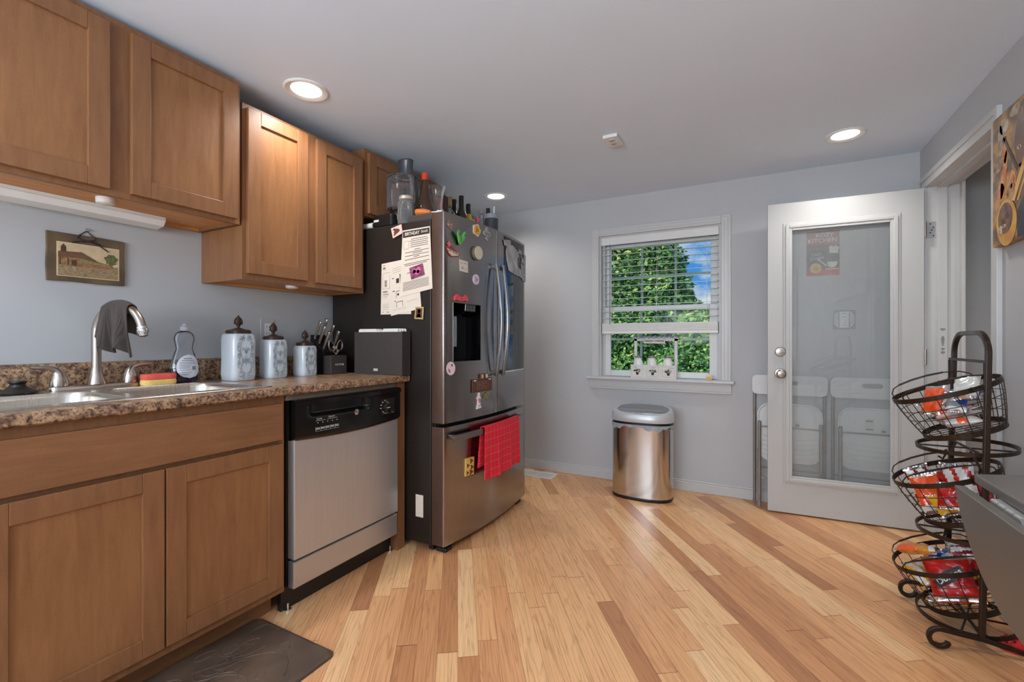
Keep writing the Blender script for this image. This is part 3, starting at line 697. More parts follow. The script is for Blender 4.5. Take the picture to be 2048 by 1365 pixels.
lb = build('label', B().grid(soap_lab, 16, 16), pm('soap_label', S(218, 222, 230), .4, var=.02), t, smooth=True, recalc=False)
b = B()
for z, y0, y1, h in ((1.016, 1.04, 1.072, .004), (1.008, 1.032, 1.08, .003), (1.0, 1.026, 1.086, .002), (.994, 1.024, 1.088, .002), (.988, 1.024, 1.066, .002), (.982, 1.024, 1.062, .002), (.976, 1.024, 1.06, .002), (.968, 1.026, 1.064, .002), (.958, 1.03, 1.068, .002), (.95, 1.036, 1.06, .002), (.975, 1.07, 1.086, .016)):
    n = 6
    def pt(u, v, y0=y0, y1=y1, z=z, h=h):
        y = y0+(y1-y0)*u; zz = z+h*(v-.5); r = next(r0+(r1-r0)*(zz-z0)/(z1-z0) for (r0, z0), (r1, z1) in zip(PR[:-1], PR[1:]) if z0 <= zz <= z1)
        c = max(-1, min(1, (y-1.055)/(r+.002))); return (-2.14+(r+.0025)*.58*math.sqrt(1-c*c)+.0009, y, zz)
    b.grid(pt, n, 1)
build('fine_print', b, 'grey', lb, recalc=False)
# ------------------------------------------------------------------ canisters
CER = pm('pale_blue_ceramic', S(206, 211, 215), .22, var=.03, scale=14, coat=.4)
RELF = pm('grey_wash_relief', S(140, 150, 158), .35, var=.2, scale=60)
def spiral(o, s, turns, r0, a0, flip, n=22):
    pts = []
    for i in range(n+1):
        f = i/n; a = a0+flip*f*turns*2*math.pi; r = r0*(1-.8*f)
        pts.append((o[0]+math.cos(a)*r*s, o[1]+math.sin(a)*r*s))
    return pts
def canister(label, x, y, hw, z1, zt):
    t = thing('canister', label, 'canister', (x, y, .911), group='ceramic canisters')
    z0 = .9112; H = z1-z0
    b = B(); rs = []
    for k, z in ((.93, z0), (.99, z0+.004), (1.03, z0+H*.12), (1.0, z0+H*.5), (1.02, z0+H*.86), (.97, z1-.008), (.9, z1-.002), (.8, z1)):
        rs.append([(x+hw*k*px, y+hw*k*py, z) for px, py, _ in rrect(-1, 1, -1, 1, .42, 0, 7)])
    b.loft(rs); body = build('jar_body', b, CER, t, smooth=True)
    b = B(); xf = x+hw*1.032; w_ = hw*.72
    def stroke(pts, r=.0016):
        b.tube([(xf-.0006+.001*math.sin(i), y+py*w_, z0+H*(.5+pz*.44)) for i, (py, pz) in enumerate(pts)], r, 5)
    for s in (-1, 1):
        for cy, cz, k, fl in ((.62, .82, .2, 1), (.75, .45, .24, -1), (.8, .1, .2, 1), (.72, -.35, .24, -1), (.6, -.78, .24, 1), (.25, .9, .16, -1), (.28, -.9, .18, 1)):
            stroke([(s*py, pz) for py, pz in spiral((cy, cz), k, 1.35, 1.0, R(90), fl)])
        stroke([(s*(.55+.12*math.sin(i*.8)), .7-i*.14) for i in range(11)], .0018)
        stroke([(s*(.06+.36*f), .18+.26*math.sin(f*2.6)) for f in [i/8 for i in range(9)]]); stroke([(s*(.04+.3*f), -.1-.16*math.sin(f*2.8)) for f in [i/8 for i in range(9)]])
        stroke([(s*py, pz) for py, pz in spiral((.24, -.2), .16, 1.2, 1.0, R(180), -1)])
    stroke([(0, .5), (.05, .38), (0, .12), (-.05, .38), (0, .5)]); stroke([(-.12, .02), (.12, .02)]); stroke([(0, -.05), (0, -.4)])
    stroke([(.5*math.sin(a), -.68-.1*math.cos(a)) for a in [R(-80+16*i) for i in range(11)]])
    build('relief', b, RELF, body, smooth=True)
    lid = hw*.78
    b = B(); b.loft([[(x+lid*k*px, y+lid*k*py, z) for px, py, _ in rrect(-1, 1, -1, 1, .5, 0, 6)] for k, z in ((.92, z1-.001), (1.0, z1+.002), (1.0, z1+.011), (.92, z1+.016), (.55, z1+.019), (.22, z1+.026))])
    lo = build('lid', b, BRZ, t, smooth=True)
    zz = z1+.024; hh = zt-zz
    b = B(); b.lathe([(.008, zz), (.006, zz+hh*.12), (.009, zz+hh*.2), (.014, zz+hh*.42), (.012, zz+hh*.6), (.009, zz+hh*.75), (.005, zz+hh*.9), (.001, zt)], (x, y, 0), 14, sx=.6)
    for s in (-1, 1):
        b.tube([(x, y+s*(.004+.014*math.sin(f*3.0)), zz+hh*(.2+.6*f)) for f in [i/8 for i in range(9)]], .0028, 6)
        b.lathe([(.0005, -.004), (.0045, -.002), (.0045, .002), (.0005, .004)], (x, y+s*.0165, zz+hh*.36), 8)
        b.lathe([(.0005, -.003), (.0035, 0), (.0005, .003)], (x, y+s*.0105, zz+hh*.76), 8)
    build('finial', b, BRZ, lo, smooth=True)
BRZ = pm('aged_bronze_lid', S(74, 54, 42), .45, .4, var=.2, scale=50)
canister('tallest pale blue ceramic canister, next to the soap bottle', -2.09, 1.255, .055, 1.124, 1.209)
canister('middle sized pale blue ceramic canister, second of three', -2.08, 1.42, .049, 1.097, 1.182)
canister('smallest pale blue ceramic canister, next to the knife block', -2.06, 1.583, .045, 1.066, 1.148)
# outlet on the left wall
t = thing('wall_outlet', 'white outlet plate on the wall behind the canisters', 'outlet', (XL, 1.495, 1.148))
build('cover_plate', B().box(XL, XL+.005, 1.457, 1.533, 1.088, 1.207), MT['wall_blue'], t, bevel=.002)
f = build('socket', B().box(XL+.005, XL+.0065, 1.478, 1.512, 1.113, 1.182), 'white', t, bevel=.001)
b = B()
for z in (1.165, 1.13): b.box(XL+.0065, XL+.0068, 1.487, 1.489, z-.005, z+.005); b.box(XL+.0065, XL+.0068, 1.5, 1.502, z-.005, z+.005)
build('slot', b, 'ink', f)
# ------------------------------------------------------------------ knife block and knives
t = thing('knife_block', 'black knife block with a square scissor holder in front', 'knife block', (-2.05, 1.735, .911))
b = B(); pr = [(-2.15, .9112), (-2.045, .9112), (-2.045, 1.03), (-2.15, 1.125)]
b.prism([(x, 1.685, z) for x, z in pr], (0, .1, 0)); build('block', b, 'black', t, bevel=.003)
hb = build('scissor_holder', B().box(-2.045, -1.985, 1.685, 1.79, .9112, 1.012), 'charcoal', t, bevel=.002)
b = B(); b.text('SABATIER', (-1.9849, 1.733, .963), (0, 1, 0), (0, 0, 1), .013, width=.046); b.box(-1.985, -1.9846, 1.76, 1.768, .958, .967)
build('lettering', b, 'white', hb)
def knife(label, y, x, z, ln, k=1.0):
    dv = Vector((.42, .03, .9)).normalized(); p0 = Vector((x, y, z))
    th = thing('kitchen_knife', label, 'knife', tuple(p0), group='steel handled knives in the block')
    b = B(); sect = []
    for f, a, c in ((0, .0075, .0055), (.06, .009, .0065), (.2, .0085, .006), (.55, .010, .0065), (.82, .0095, .0065), (.93, .012, .007), (1.0, .010, .006)):
        c0 = p0+dv*ln*f; up = Vector((dv.z, 0, -dv.x)); sd = Vector((0, 1, 0))
        sect.append([c0+up*a*k*math.cos(q)+sd*c*k*math.sin(q) for q in [2*math.pi*i/12 for i in range(12)]])
    b.loft(sect); build('handle', b, 'nickel', th, smooth=True)
    build('bolster', B().loft([[p0+dv*ln*f+Vector((dv.z, 0, -dv.x))*.011*k*math.cos(q)+Vector((0, 1, 0))*.007*k*math.sin(q) for q in [2*math.pi*i/12 for i in range(12)]] for f in (.0, .05)]), 'chrome', th)
kn = [('knife with the highest handle, at the back of the block', 1.738, -2.135, 1.107, .115, 1.1), ('knife handle at the back left corner of the block', 1.698, -2.13, 1.106, .1, .95),
      ('knife handle at the back right of the block', 1.77, -2.11, 1.088, .1, 1.0), ('knife handle in the middle left of the block', 1.70, -2.097, 1.078, .1, .95),
      ('knife handle at the front left of the block', 1.702, -2.065, 1.049, .1, .95), ('knife handle at the front right of the block, above the scissors', 1.772, -2.072, 1.055, .1, 1.0)]
for l_, y, x, z, ln, k in kn: knife('steel '+l_, y, x, z, ln, k)
t = thing('kitchen_scissors', 'steel kitchen scissors standing loops up in the black holder', 'scissors', (-2.012, 1.735, 1.012))
for s in (-1, 1):
    b = B(); lp = []
    for i in range(25):
        a = 2*math.pi*i/24; lp.append((-2.012+s*.002, 1.738+s*.025+.0185*math.cos(a)*(1-.25*math.sin(a))+s*(-.006*math.sin(a)*-1), 1.065+.029*math.sin(a)))
    b.tube(lp[:-1], .0042, 8, closed=True)
    b.tube([(-2.012+s*.002, 1.738+s*.018, 1.04), (-2.012+s*.002, 1.738+s*.004, 1.022), (-2.012+s*.002, 1.738-s*.004, 1.0165)], [.0055, .006, .005], 8)
    build('handle', b, 'nickel', t, smooth=True)
build('pivot', B().lathe([(.005, -.006), (.005, .006)], (-2.012, 1.738, 1.02), 12, axis='x'), 'chrome', t)
# ------------------------------------------------------------------ board case
t = thing('cutting_board_case', 'dark grey upright case holding cutting boards on the worktop end', 'case', (-1.77, 1.833, .911))
b = B(); b.box(-1.937, -1.598, 1.80, 1.803, .9112, 1.138); b.box(-1.937, -1.598, 1.863, 1.866, .9112, 1.142); b.box(-1.937, -1.934, 1.803, 1.863, .9112, 1.14); b.box(-1.601, -1.598, 1.803, 1.863, .9112, 1.14); b.box(-1.934, -1.601, 1.803, 1.863, .9112, .915)
build('shell', b, MT['charcoal'], t, bevel=.001)
build('lettering', B().box(-1.795, -1.765, 1.7994, 1.8, .931, .936).box(-1.795, -1.765, 1.7994, 1.8, .938, .943), 'offwhite', t)
for i in range(4):
    y = 1.8085+i*.0135; x0, x1, zt = -1.913+i*.004, -1.632+i*.006, 1.155
    pts = [(x0, .916), (x1, .916), (x1, zt-.006), (x1-.006, zt), (-1.735, zt), (-1.742, zt-.012), (-1.782, zt-.012), (-1.79, zt), (x0+.006, zt), (x0, zt-.006)]
    single('cutting_board', B().prism([(x, y, z) for x, z in pts], (0, .006, 0)), pm('board_white', S(226, 224, 218), .45, var=.02) if i == 0 else bpy.data.materials['board_white'],
           ['white cutting board, front one in the dark case', 'white cutting board, second from the front in the dark case', 'white cutting board, third from the front in the dark case', 'white cutting board, rear one in the dark case'][i], 'cutting board', 'cutting boards in the case', bevel=.001)
# ------------------------------------------------------------------ under-cabinet lights
t = thing('under_cabinet_light', 'white bar light fixed under the short wall cabinet', 'light', (-2.16, .75, 1.597))
b = B(); pr = [(-2.135, 1.6065), (-2.135, 1.583), (-2.15, 1.563), (-2.205, 1.555), (-2.205, 1.6065)]
b.loft([[(x, y, z) for x, z in pr] for y in (.505, .985)]); build('housing', b, 'white', t, bevel=.002)
b = B(); b.box(-2.137, -2.132, .51, .98, 1.5835, 1.5855); build('lens_edge', b, 'offwhite', t)
for (x, y, z, r, lb_) in ((-2.03, .748, 1.607, .027, 'white puck light under the short wall cabinet'), (-1.985, 1.452, 1.377, .028, 'white puck light under the tall wall cabinet')):
    t = thing('puck_light', lb_, 'light', (x, y, z), group='puck lights under the cabinets')
    build('base', B().lathe([(r, z), (r, z-.024)], (x, y, 0), 28), 'white', t, smooth=True)
    build('lens', B().lathe([(r, z-.024), (r*.97, z-.03), (r*.6, z-.034), (.001, z-.035)], (x, y, 0), 28), 'offwhite', t, smooth=True)
# ------------------------------------------------------------------ slate plaque
t = thing('wall_plaque', 'brown slate plaque with a painted waterside building hung by a cord', 'plaque', (XL, .767, 1.4))
XP = XL+.012
b = B(); rd = random.Random(4)
out = [(.653, 1.487), (.72, 1.4865), (.8, 1.4885), (.8825, 1.4855), (.881, 1.43), (.883, 1.36), (.882, 1.31), (.8, 1.3085), (.72, 1.311), (.6545, 1.309), (.652, 1.37), (.6545, 1.43)]
b.prism([(XL+.001, y, z) for y, z in out], (.011, 0, 0)); slab = build('slate', b, pm('brown_slate', S(96, 80, 58), .75, var=.25, scale=14, bump=.6), t, bevel=.002)
def flat(nm, polys, mat, par, x, th=.0005): # polys in (y,z) on the plane x
    b = B()
    for p in polys: b.prism([(x, y, z) for y, z in p], (th, 0, 0))
    return build(nm, b, mat, par)
pic = flat('picture', [[(.68, 1.453), (.864, 1.453), (.864, 1.328), (.68, 1.328)]], pm('picture_paper', S(214, 190, 150), .7, var=.06, scale=30), slab, XP)
PX = XP+.0006
def pp(l): return [(.68+a*.184, 1.328+c*.125) for a, c in l]
def art(nm, polys, mat, x): return flat(nm, [pp(p) for p in polys], mat, slab, x, .0003)
art('painted_sky', [[(.02, .62), (.98, .5), (.98, .97), (.02, .97)]], pm('paint_sky', S(200, 178, 142), .7, var=.1, scale=40), PX)
art('painted_shore', [[(.02, .02), (.98, .02), (.98, .42), (.5, .36), (.02, .34)]], pm('paint_ground', S(176, 150, 112), .7, c2=S(116, 96, 72), scale=90, stretch=(1, 1, 4)), PX+.0001)
art('painted_walls', [[(.02, .33), (.45, .3), (.92, .36), (.88, .45), (.45, .6), (.02, .62)]], pm('paint_wall', S(166, 128, 84), .7, c2=S(120, 84, 54), scale=120), PX+.0004)
art('painted_roof', [[(.02, .55), (.02, .72), (.38, .76), (.7, .48), (.33, .58)]], pm('paint_roof', S(112, 78, 56), .7, var=.15, scale=80), PX+.0006)
art('painted_windows', [[(.36+i*.042, .44), (.39+i*.042, .44), (.39+i*.042, .555-i*.012), (.36+i*.042, .57-i*.012)] for i in range(9)], pm('paint_window', S(126, 140, 84), .7), PX+.0008)
art('painted_tower', [[(.06, .72), (.14, .72), (.14, .86), (.1, .95), (.06, .86)]], pm('paint_dark', S(78, 58, 46), .7), PX+.001)
art('painted_posts', [[(.04, .33), (.06, .33), (.06, .55), (.04, .55)], [(.16, .33), (.18, .33), (.18, .55), (.16, .55)], [(.22, .34), (.3, .34), (.3, .5), (.22, .5)]], bpy.data.materials['paint_dark'], PX+.001)
art('painted_tree', [[(.86+.11*math.cos(a)*(1+.2*math.sin(5*a)), .63+.17*math.sin(a)*(1+.15*math.sin(7*a))) for a in [i*.35 for i in range(18)]]], pm('paint_leaf', S(116, 120, 70), .7, c2=S(70, 80, 44), scale=150), PX+.0008)
b = B(); b.tube([(XL+.004, .745, 1.487), (XL+.003, .767, 1.508), (XL+.004, .787, 1.4875)], .0018, 6); b.tube([(XP+.002, .745, 1.487), (XP+.003, .735, 1.475), (XP+.003, .765, 1.467)], .0018, 6); b.tube([(XP+.002, .787, 1.487), (XP+.003, .79, 1.476), (XP+.003, .76, 1.466)], .0018, 6)
b.tube([(XP+.003, .722, 1.455), (XP+.004, .745, 1.464), (XP+.005, .768, 1.466), (XP+.004, .798, 1.458), (XP+.003, .828, 1.437)], .0022, 6); b.tube([(XP+.003, .752, 1.462), (XP+.006, .775, 1.469), (XP+.003, .803, 1.46)], .0022, 6)
build('cord', b, 'ink', t, smooth=True)
build('nail', B().lathe([(.003, 0), (.003, .008), (.006, .008), (.006, .010)], (XL, .767, 1.512), 10, axis='x'), 'chrome', t)
# ------------------------------------------------------------------ floor mat
t = thing('floor_mat', 'dark brown embossed kitchen floor mat in front of the sink cabinet', 'mat', (-1.5, .7, 0))
b = B(); mat_rings = []
for ins, z in ((0, .0005), (.0, .004), (.012, .014), (.02, .016)): mat_rings.append(rrect(-1.716+ins, -1.28-ins, .30+ins, 1.113-ins, .03-ins*.5, z))
b.loft(mat_rings); MATM = pm('dark_brown_foam', S(84, 68, 56), .34, c2=S(112, 92, 76), scale=5, lo=.4, hi=.65, detail=3)
pad = build('pad', b, MATM, t, smooth=True, angle=60)
b = B(); rd = random.Random(5)
def sw(pts, r=.0022): b.tube([(x, y, .0163) for x, y in pts], r, 5)
for i in range(26):
    cx, cy = rd.uniform(-1.63, -1.37), rd.uniform(.4, 1.02); a0 = rd.uniform(0, 6.28); k = rd.uniform(.03, .09); fl = rd.choice((-1, 1))
    p = [(cx+k*math.cos(a0+fl*f*3.6)*(1-.55*f)+.05*f*math.cos(a0), cy+k*1.4*math.sin(a0+fl*f*3.6)*(1-.55*f)+.05*f*math.sin(a0)) for f in [j/14 for j in range(15)]]
    sw([(min(-1.302, max(-1.694, x)), min(1.09, max(.325, y))) for x, y in p])
for i in range(4): sw([(-1.66+.02*i+.27*f, .42+.13*i+.2*math.sin(f*2.4)) for f in [j/16 for j in range(17)]], .0018)
build('embossed_swirls', b, MATM, pad, smooth=True)
# ================================================================== DISHWASHER
t = thing('dishwasher', 'stainless dishwasher with black control panel under the worktop', 'dishwasher', (-1.9, 1.493, 0))
build('tub', B().box(-2.2, -1.66, 1.188, 1.797, .1, .868), 'black', t)
build('top_trim', B().box(-1.66, -1.635, 1.172, 1.8, .853, .8755), pm('grey_trim', S(120, 108, 94), .6), t)
build('insulation', B().box(-1.69, -1.667, 1.172, 1.184, .2, .853), pm('yellow_insulation', S(176, 156, 112), .85, var=.1), t)
b = B(); b.box(-1.66, -1.618, 1.194, 1.793, .212, .72)
for z0, z1 in ((.212, .72),): pass
build('door_panel', b, 'steelv', t, bevel=.004)
b = B(); b.box(-1.658, -1.622, 1.194, 1.793, .096, .203); build('kick_panel', b, 'steel', t, bevel=.004)
build('toe_base', B().box(-1.70, -1.678, 1.178, 1.8, .0, .1), 'black', t)
# control panel: bowed front, bottom edge dips in the middle, hand recess under the top lip
def cp(u, v):
    y = 1.190+.607*u; q = 1-(2*u-1)**2
    z0 = .69-.012*q+(0 if .02 < u < .98 else .004); z1 = .852
    z = z0+(z1-z0)*v; x = -1.607+.006*q
    if v > .86: x += .006
    elif .52 < v <= .86 and .1 < u < .66: x -= .022*min(1, (u-.1)/.05)*min(1, (.66-u)/.05)*min(1, (v-.52)/.12)
    if v < .06: x -= .012*(1-v/.06)
    if v > .97: x -= .012*(v-.97)/.03
    return (x, y, z)
b = B(); b.grid(cp, 48, 36)
n0 = len(b.v); b.box(-1.66, -1.632, 1.190, 1.797, .69, .852)
k = 37; rim = [i*k for i in range(49)]+[48*k+j for j in range(1, 37)]+[i*k+36 for i in range(47, -1, -1)]+[j for j in range(35, 0, -1)]
back = len(b.v); b.v += [(-1.64, b.v[i][1], b.v[i][2]) for i in rim]
for i in range(len(rim)): j = (i+1) % len(rim); b.f.append([rim[i], rim[j], back+j, back+i]); b.m.append(0)
pan = build('control_panel', b, pm('gloss_black_panel', S(16, 15, 15), .14, var=.1, scale=10), t, smooth=True, angle=50)
xf = -1.5985
b = B(); b.text('Cycles', (xf-.0035, 1.300, .766), (0, 1, 0), (0, 0, 1), .0105); b.text('Options', (xf-.0025, 1.362, .7675), (0, 1, 0), (0, 0, 1), .0105)
b.box(xf-.004, xf-.0034, 1.283, 1.333, .7575, .7585); b.box(xf-.003, xf-.0022, 1.34, 1.392, .7585, .7595)
for i in range(5):
    y = 1.293+i*.0245; b.box(xf-.0035, xf-.0025, y-.003, y+.002, .748, .7505); b.box(xf-.0035, xf-.0027, y-.009, y+.009, .7275, .729); b.box(xf-.0035, xf-.0027, y-.009, y+.009, .7245, .726); b.box(xf-.0035, xf-.0027, y-.009, y+.009, .7215, .723)
    b.box(xf-.0035, xf-.0027, y-.0112, y-.0104, .716, .732)
b.box(xf-.0035, xf-.0027, 1.2818, 1.403, .714, .7146)
build('lettering', b, 'offwhite', pan)
em = build('emblem', B().lathe([(.0125, 0), (.0125, .003), (.0105, .0036)], (xf-.0015, 1.498, .767), 24, axis='x'), 'chrome', pan, smooth=True)
build('emblem_letters', B().text('GE', (xf+.0023, 1.498, .767), (0, 1, 0), (0, 0, 1), .0125, shear=.2), 'ink', em)
dp = build('dial_plate', B().box(xf-.008, xf-.0035, 1.655, 1.752, .728, .805), 'blackm', pan)
dial = build('dial', B().lathe([(.024, 0), (.023, .012), (.018, .016), (.001, .016)], (xf-.0035, 1.69, .762), 28, axis='x'), 'black', pan, smooth=True)
b = B(); b.box(xf+.0125, xf+.0133, 1.678, 1.702, .7615, .7645); b.tube([(xf-.003, 1.69+.028*math.cos(a), .762+.028*math.sin(a)) for a in [R(-150+i*16) for i in range(16)]], .001, 4)
for a in (100, 130, 155, 180): b.box(xf-.0035, xf-.0028, 1.69+.036*math.cos(R(a))-.005, 1.69+.036*math.cos(R(a))+.005, .762+.036*math.sin(R(a))-.0015, .762+.036*math.sin(R(a))+.0015)
b.text('Start', (xf-.003, 1.735, .735), (0, 1, 0), (0, 0, 1), .008)
build('dial_marks', b, 'offwhite', dial)
for y in (1.2, 1.785): build('leveling_foot', B().lathe([(.014, 0), (.014, .006), (.004, .008), (.004, .03)], (-1.665, y, 0), 12), 'chrome', t, smooth=True)
# ================================================================== REFRIGERATOR
FY0, FY1 = 1.877, 2.80
FM = (FY0+FY1)/2
def fx(y): return -1.39+.04*(1-((y-FM)/(.5*(FY1-FY0)))**2)
t = thing('refrigerator', 'black stainless french door refrigerator covered with magnets', 'refrigerator', (-1.8, FM, 0))
case = build('case', B().box(-2.2, -1.472, FY0, FY1, .035, 1.722), 'blackm', t, bevel=.004)
b = B(); b.box(-1.63, -1.475, FY0+.01, FY0+.075, 1.722, 1.757); b.box(-1.63, -1.475, FY1-.075, FY1-.01, 1.722, 1.757); b.box(-1.475, -1.42, FY0+.02, FY0+.06, 1.735, 1.757)
build('hinge_cover', b, 'charcoal', t, bevel=.004)
SP = 2.342
def panel_solid(y0, y1, z0, z1, n=14, hole=None, xb=-1.466, r=.006):
    """door slab with a bowed front; hole=(y0,y1,z0,z1,depth)"""
    ys = [y0+(y1-y0)*i/n for i in range(n+1)]; zs = [z0, z1]
    if hole: ys = sorted(set(ys+[hole[0], hole[1]])); zs = [z0, hole[2], hole[3], z1]
    ys = [y0, y0+.003, y0+r]+[y for y in ys if y0+r*1.5 < y < y1-r*1.5]+[y1-r, y1-.003, y1]
    def X(y):
        e = min(y-y0, y1-y); return fx(y)-(.006*(1-e/r)**2 if e < r else 0)
    b = B(); V = {}
    def vi(y, z, back=False):
        k = (round(y, 5), round(z, 5), back)
        if k not in V: V[k] = len(b.v); b.v.append((xb if back else X(y), y, z))
        return V[k]
    for i in range(len(ys)-1):
        for j in range(len(zs)-1):
            ya, yb, za, zb = ys[i], ys[i+1], zs[j], zs[j+1]
            if hole and hole[0]-1e-6 <= ya and yb <= hole[1]+1e-6 and j == 1: continue
            b.f.append([vi(ya, za), vi(yb, za), vi(yb, zb), vi(ya, zb)]); b.m.append(0)
            b.f.append([vi(ya, za, 1), vi(ya, zb, 1), vi(yb, zb, 1), vi(yb, za, 1)]); b.m.append(0)
        for z in (zs[0], zs[-1]): b.f.append([vi(ys[i], z), vi(ys[i+1], z), vi(ys[i+1], z, 1), vi(ys[i], z, 1)]); b.m.append(0)
    for y in (ys[0], ys[-1]):
        for j in range(len(zs)-1): b.f.append([vi(y, zs[j]), vi(y, zs[j+1]), vi(y, zs[j+1], 1), vi(y, zs[j], 1)]); b.m.append(1)
    return b
BST = ['bstain', MT.setdefault('door_side', pm('painted_door_side', S(88, 66, 54), .38, .5, var=.06, scale=30))]
HO = (1.942, 2.172, .982, 1.29)
ld = build('left_door', panel_solid(FY0, SP-.003, .668, 1.75, 16, HO), BST, t, smooth=True, angle=50)
rd_ = build('right_door', panel_solid(SP+.003, FY1, .668, 1.75, 16), BST, t, smooth=True, angle=50)
dw = build('freezer_drawer', panel_solid(FY0, FY1, .04, .648, 20), BST, t, smooth=True, angle=50)
b = B(); b.box(-1.47, -1.45, FY0+.01, FY1-.01, .645, .67); b.box(-1.47, -1.44, SP-.004, SP+.004, .67, 1.74); b.box(-1.47, -1.462, FY0+.003, FY0+.01, .04, 1.74)
build('gasket', b, 'black', t)
# dispenser in the left door
y0, y1, z0, z1 = HO; xb = -1.448
b = B(); b.add([(fx(y0), y0, z0), (fx(y1), y1, z0), (fx(y1), y1, z1), (fx(y0), y0, z1), (xb, y0+.006, z0+.01), (xb, y1-.006, z0+.01), (xb, y1-.006, z1), (xb, y0+.006, z1)], [(0, 1, 5, 4), (1, 2, 6, 5), (2, 3, 7, 6), (3, 0, 4, 7), (4, 5, 6, 7)])
dsp = build('dispenser_recess', b, MT['blackg'], ld, recalc=False)
b = B(); b.tube([(fx(y0)+.001, y0, z1), (fx(y0)+.001, y0, z0), (fx(y1)+.001, y1, z0), (fx(y1)+.001, y1, z1), (fx(y1)+.001, y1, z1)], .0022, 6); build('dispenser_trim', b, 'bstainh', ld, smooth=True)
b = B(); b.prism([(-1.425, 2.03, 1.29), (-1.358, 2.03, 1.288), (-1.362, 2.03, 1.25), (-1.395, 2.03, 1.228), (-1.425, 2.03, 1.24)], (0, .1, 0))
cpn = build('dispenser_controls', b, 'blackg', ld, bevel=.003)
b = B()
for i in range(3):
    for j in range(2): b.box(-1.361, -1.3565+.0, 2.043+i*.03, 2.057+i*.03, 1.258+j*.014, 1.2605+j*.014)
build('control_icons', b, 'grey', cpn)
b = B(); b.loft([[(-1.432+.022*math.sin(a), 1.997+.048*math.cos(a), z) for a in [R(i*15) for i in range(13)]] for z in (1.06, 1.07, 1.222)]); build('dispenser_paddle', b, 'bstainh', ld, smooth=True)
# handles
def vhandle(y, par):
    pts = []; n = 22
    for i in range(n+1):
        f = i/n; z = 1.545-.66*f; x = -1.326+.034*math.sin(math.pi*f); pts.append((x, y, z))
    b = B(); b.tube(pts, 0, rect=(.0075, .0135), up=(1, 0, 0))
    for z in (1.525, .905): b.box(fx(y)-.002, -1.32, y-.012, y+.012, z-.012, z+.012)
    build('handle', b, 'bstainh', par, bevel=.003)
vhandle(2.302, ld); vhandle(2.378, rd_)
pts = [(-1.345+.04*math.sin(math.pi*i/20), 1.905+.79*i/20, .594) for i in range(21)]
b = B(); b.tube(pts, 0, rect=(.016, .009), up=(0, 0, 1))
for y in (1.925, 2.675): b.box(fx(y)-.002, -1.342, y-.012, y+.012, .582, .606)
build('handle', b, 'bstainh', dw, bevel=.003)
# screen in the right door
def on_door(y0, y1, z0, z1, d0, d1, n=8):
    b = B(); rs = []
    for i in range(n+1):
        y = y0+(y1-y0)*i/n; x = fx(y); rs.append([(x+d0, y, z0), (x+d1, y, z0), (x+d1, y, z1), (x+d0, y, z1)])
    return b.loft(rs)
scr = build('screen', on_door(2.44, 2.765, .905, 1.735, -.003, .0025), 'blackg', rd_, smooth=True, angle=30)
build('screen_trim', on_door(2.437, 2.768, .899, .905, -.003, .0035), 'chrome', rd_)
for y in (1.93, 2.72):
    b = B(); b.box(-1.46, -1.395, y-.03, y+.03, .0, .022); build('foot', b, 'black', t, bevel=.006)
build('base_grille', B().box(-1.5, -1.47, FY0+.02, FY1-.02, .005, .04), 'black', t)
build('rating_label', B().box(-1.572, -1.522, FY0-.0006, FY0, .168, .284), 'paper', t)
# ------------------------------------------------------------------ papers on the refrigerator side
def sidepoly(pts, y, th=.0008):
    return B().prism([(x, y, z) for x, z in pts], (0, th, 0))
def lerpq(q, u, v):
    a = [q[0][i]+(q[1][i]-q[0][i])*u for i in (0, 1)]; c = [q[3][i]+(q[2][i]-q[3][i])*u for i in (0, 1)]
    return (a[0]+(c[0]-a[0])*v, a[1]+(c[1]-a[1])*v)
def bars(b, q, y, items):
    for u0, u1, v0, v1 in items:
        p = [lerpq(q, u0, v0), lerpq(q, u1, v0), lerpq(q, u1, v1), lerpq(q, u0, v1)]
        b.prism([(x, y, z) for x, z in p], (0, .0003, 0))
YS = FY0
def sheet(label, q, y):
    th = thing('paper_sheet', label, 'paper', (q[0][0], y, q[0][1]), group='papers on the refrigerator side')
    pg = build('page', sidepoly(q, y), 'paper', th); return th, pg
q2 = [(-1.81, 1.514), (-1.61, 1.53), (-1.602, 1.233), (-1.817, 1.236)]
th, pg = sheet('printed sheet at the lower left, rearmost of three papers', q2, YS-.0014)
b = B(); y = YS-.0018
bars(b, q2, y, [(.05, .12, .04, .05), (.06, .07, .08, .14), (.07, .09, .08, .11), (.1, .12, .08, .11), (.12, .135, .08, .14), (.05, .3, .19, .193), (.05, .055, .19, .5), (.3, .305, .19, .5), (.05, .3, .5, .503), (.06, .22, .55, .565), (.06, .24, .58, .585), (.06, .26, .61, .62), (.06, .22, .65, .655), (.06, .2, .68, .683), (.06, .28, .8, .803), (.06, .28, .9, .903), (.06, .1, .95, .96), (.2, .28, .95, .96), (.06, .28, .83, .834), (.06, .28, .86, .864), (.36, .6, .06, .07)])
bars(b, q2, y, [(.12, .2, .34+.022*i, .352+.022*i) for i in range(6)])
build('print', b, 'ink', pg)
q3 = [(-1.751, 1.504), (-1.56, 1.54), (-1.532, 1.26), (-1.741, 1.226)]
th, pg = sheet('creased instruction sheet slanting under the birthday page', q3, YS-.0028)
b = B(); y = YS-.0032
bars(b, q3, y, [(.1, .4, .1, .104), (.1, .45, .14, .144), (.1, .4, .18, .184), (.08, .14, .28, .295), (.22, .32, .31, .4), (.35, .38, .24, .46), (.08, .16, .53, .545), (.2, .34, .55, .56), (.2, .21, .56, .68), (.24, .3, .6, .64), (.14, .18, .73, .745), (.2, .42, .76, .77), (.2, .21, .77, .87), (.41, .42, .77, .87), (.06, .5, .9, .903), (.55, .9, .8, .803), (.3, .55, .5, .504)])
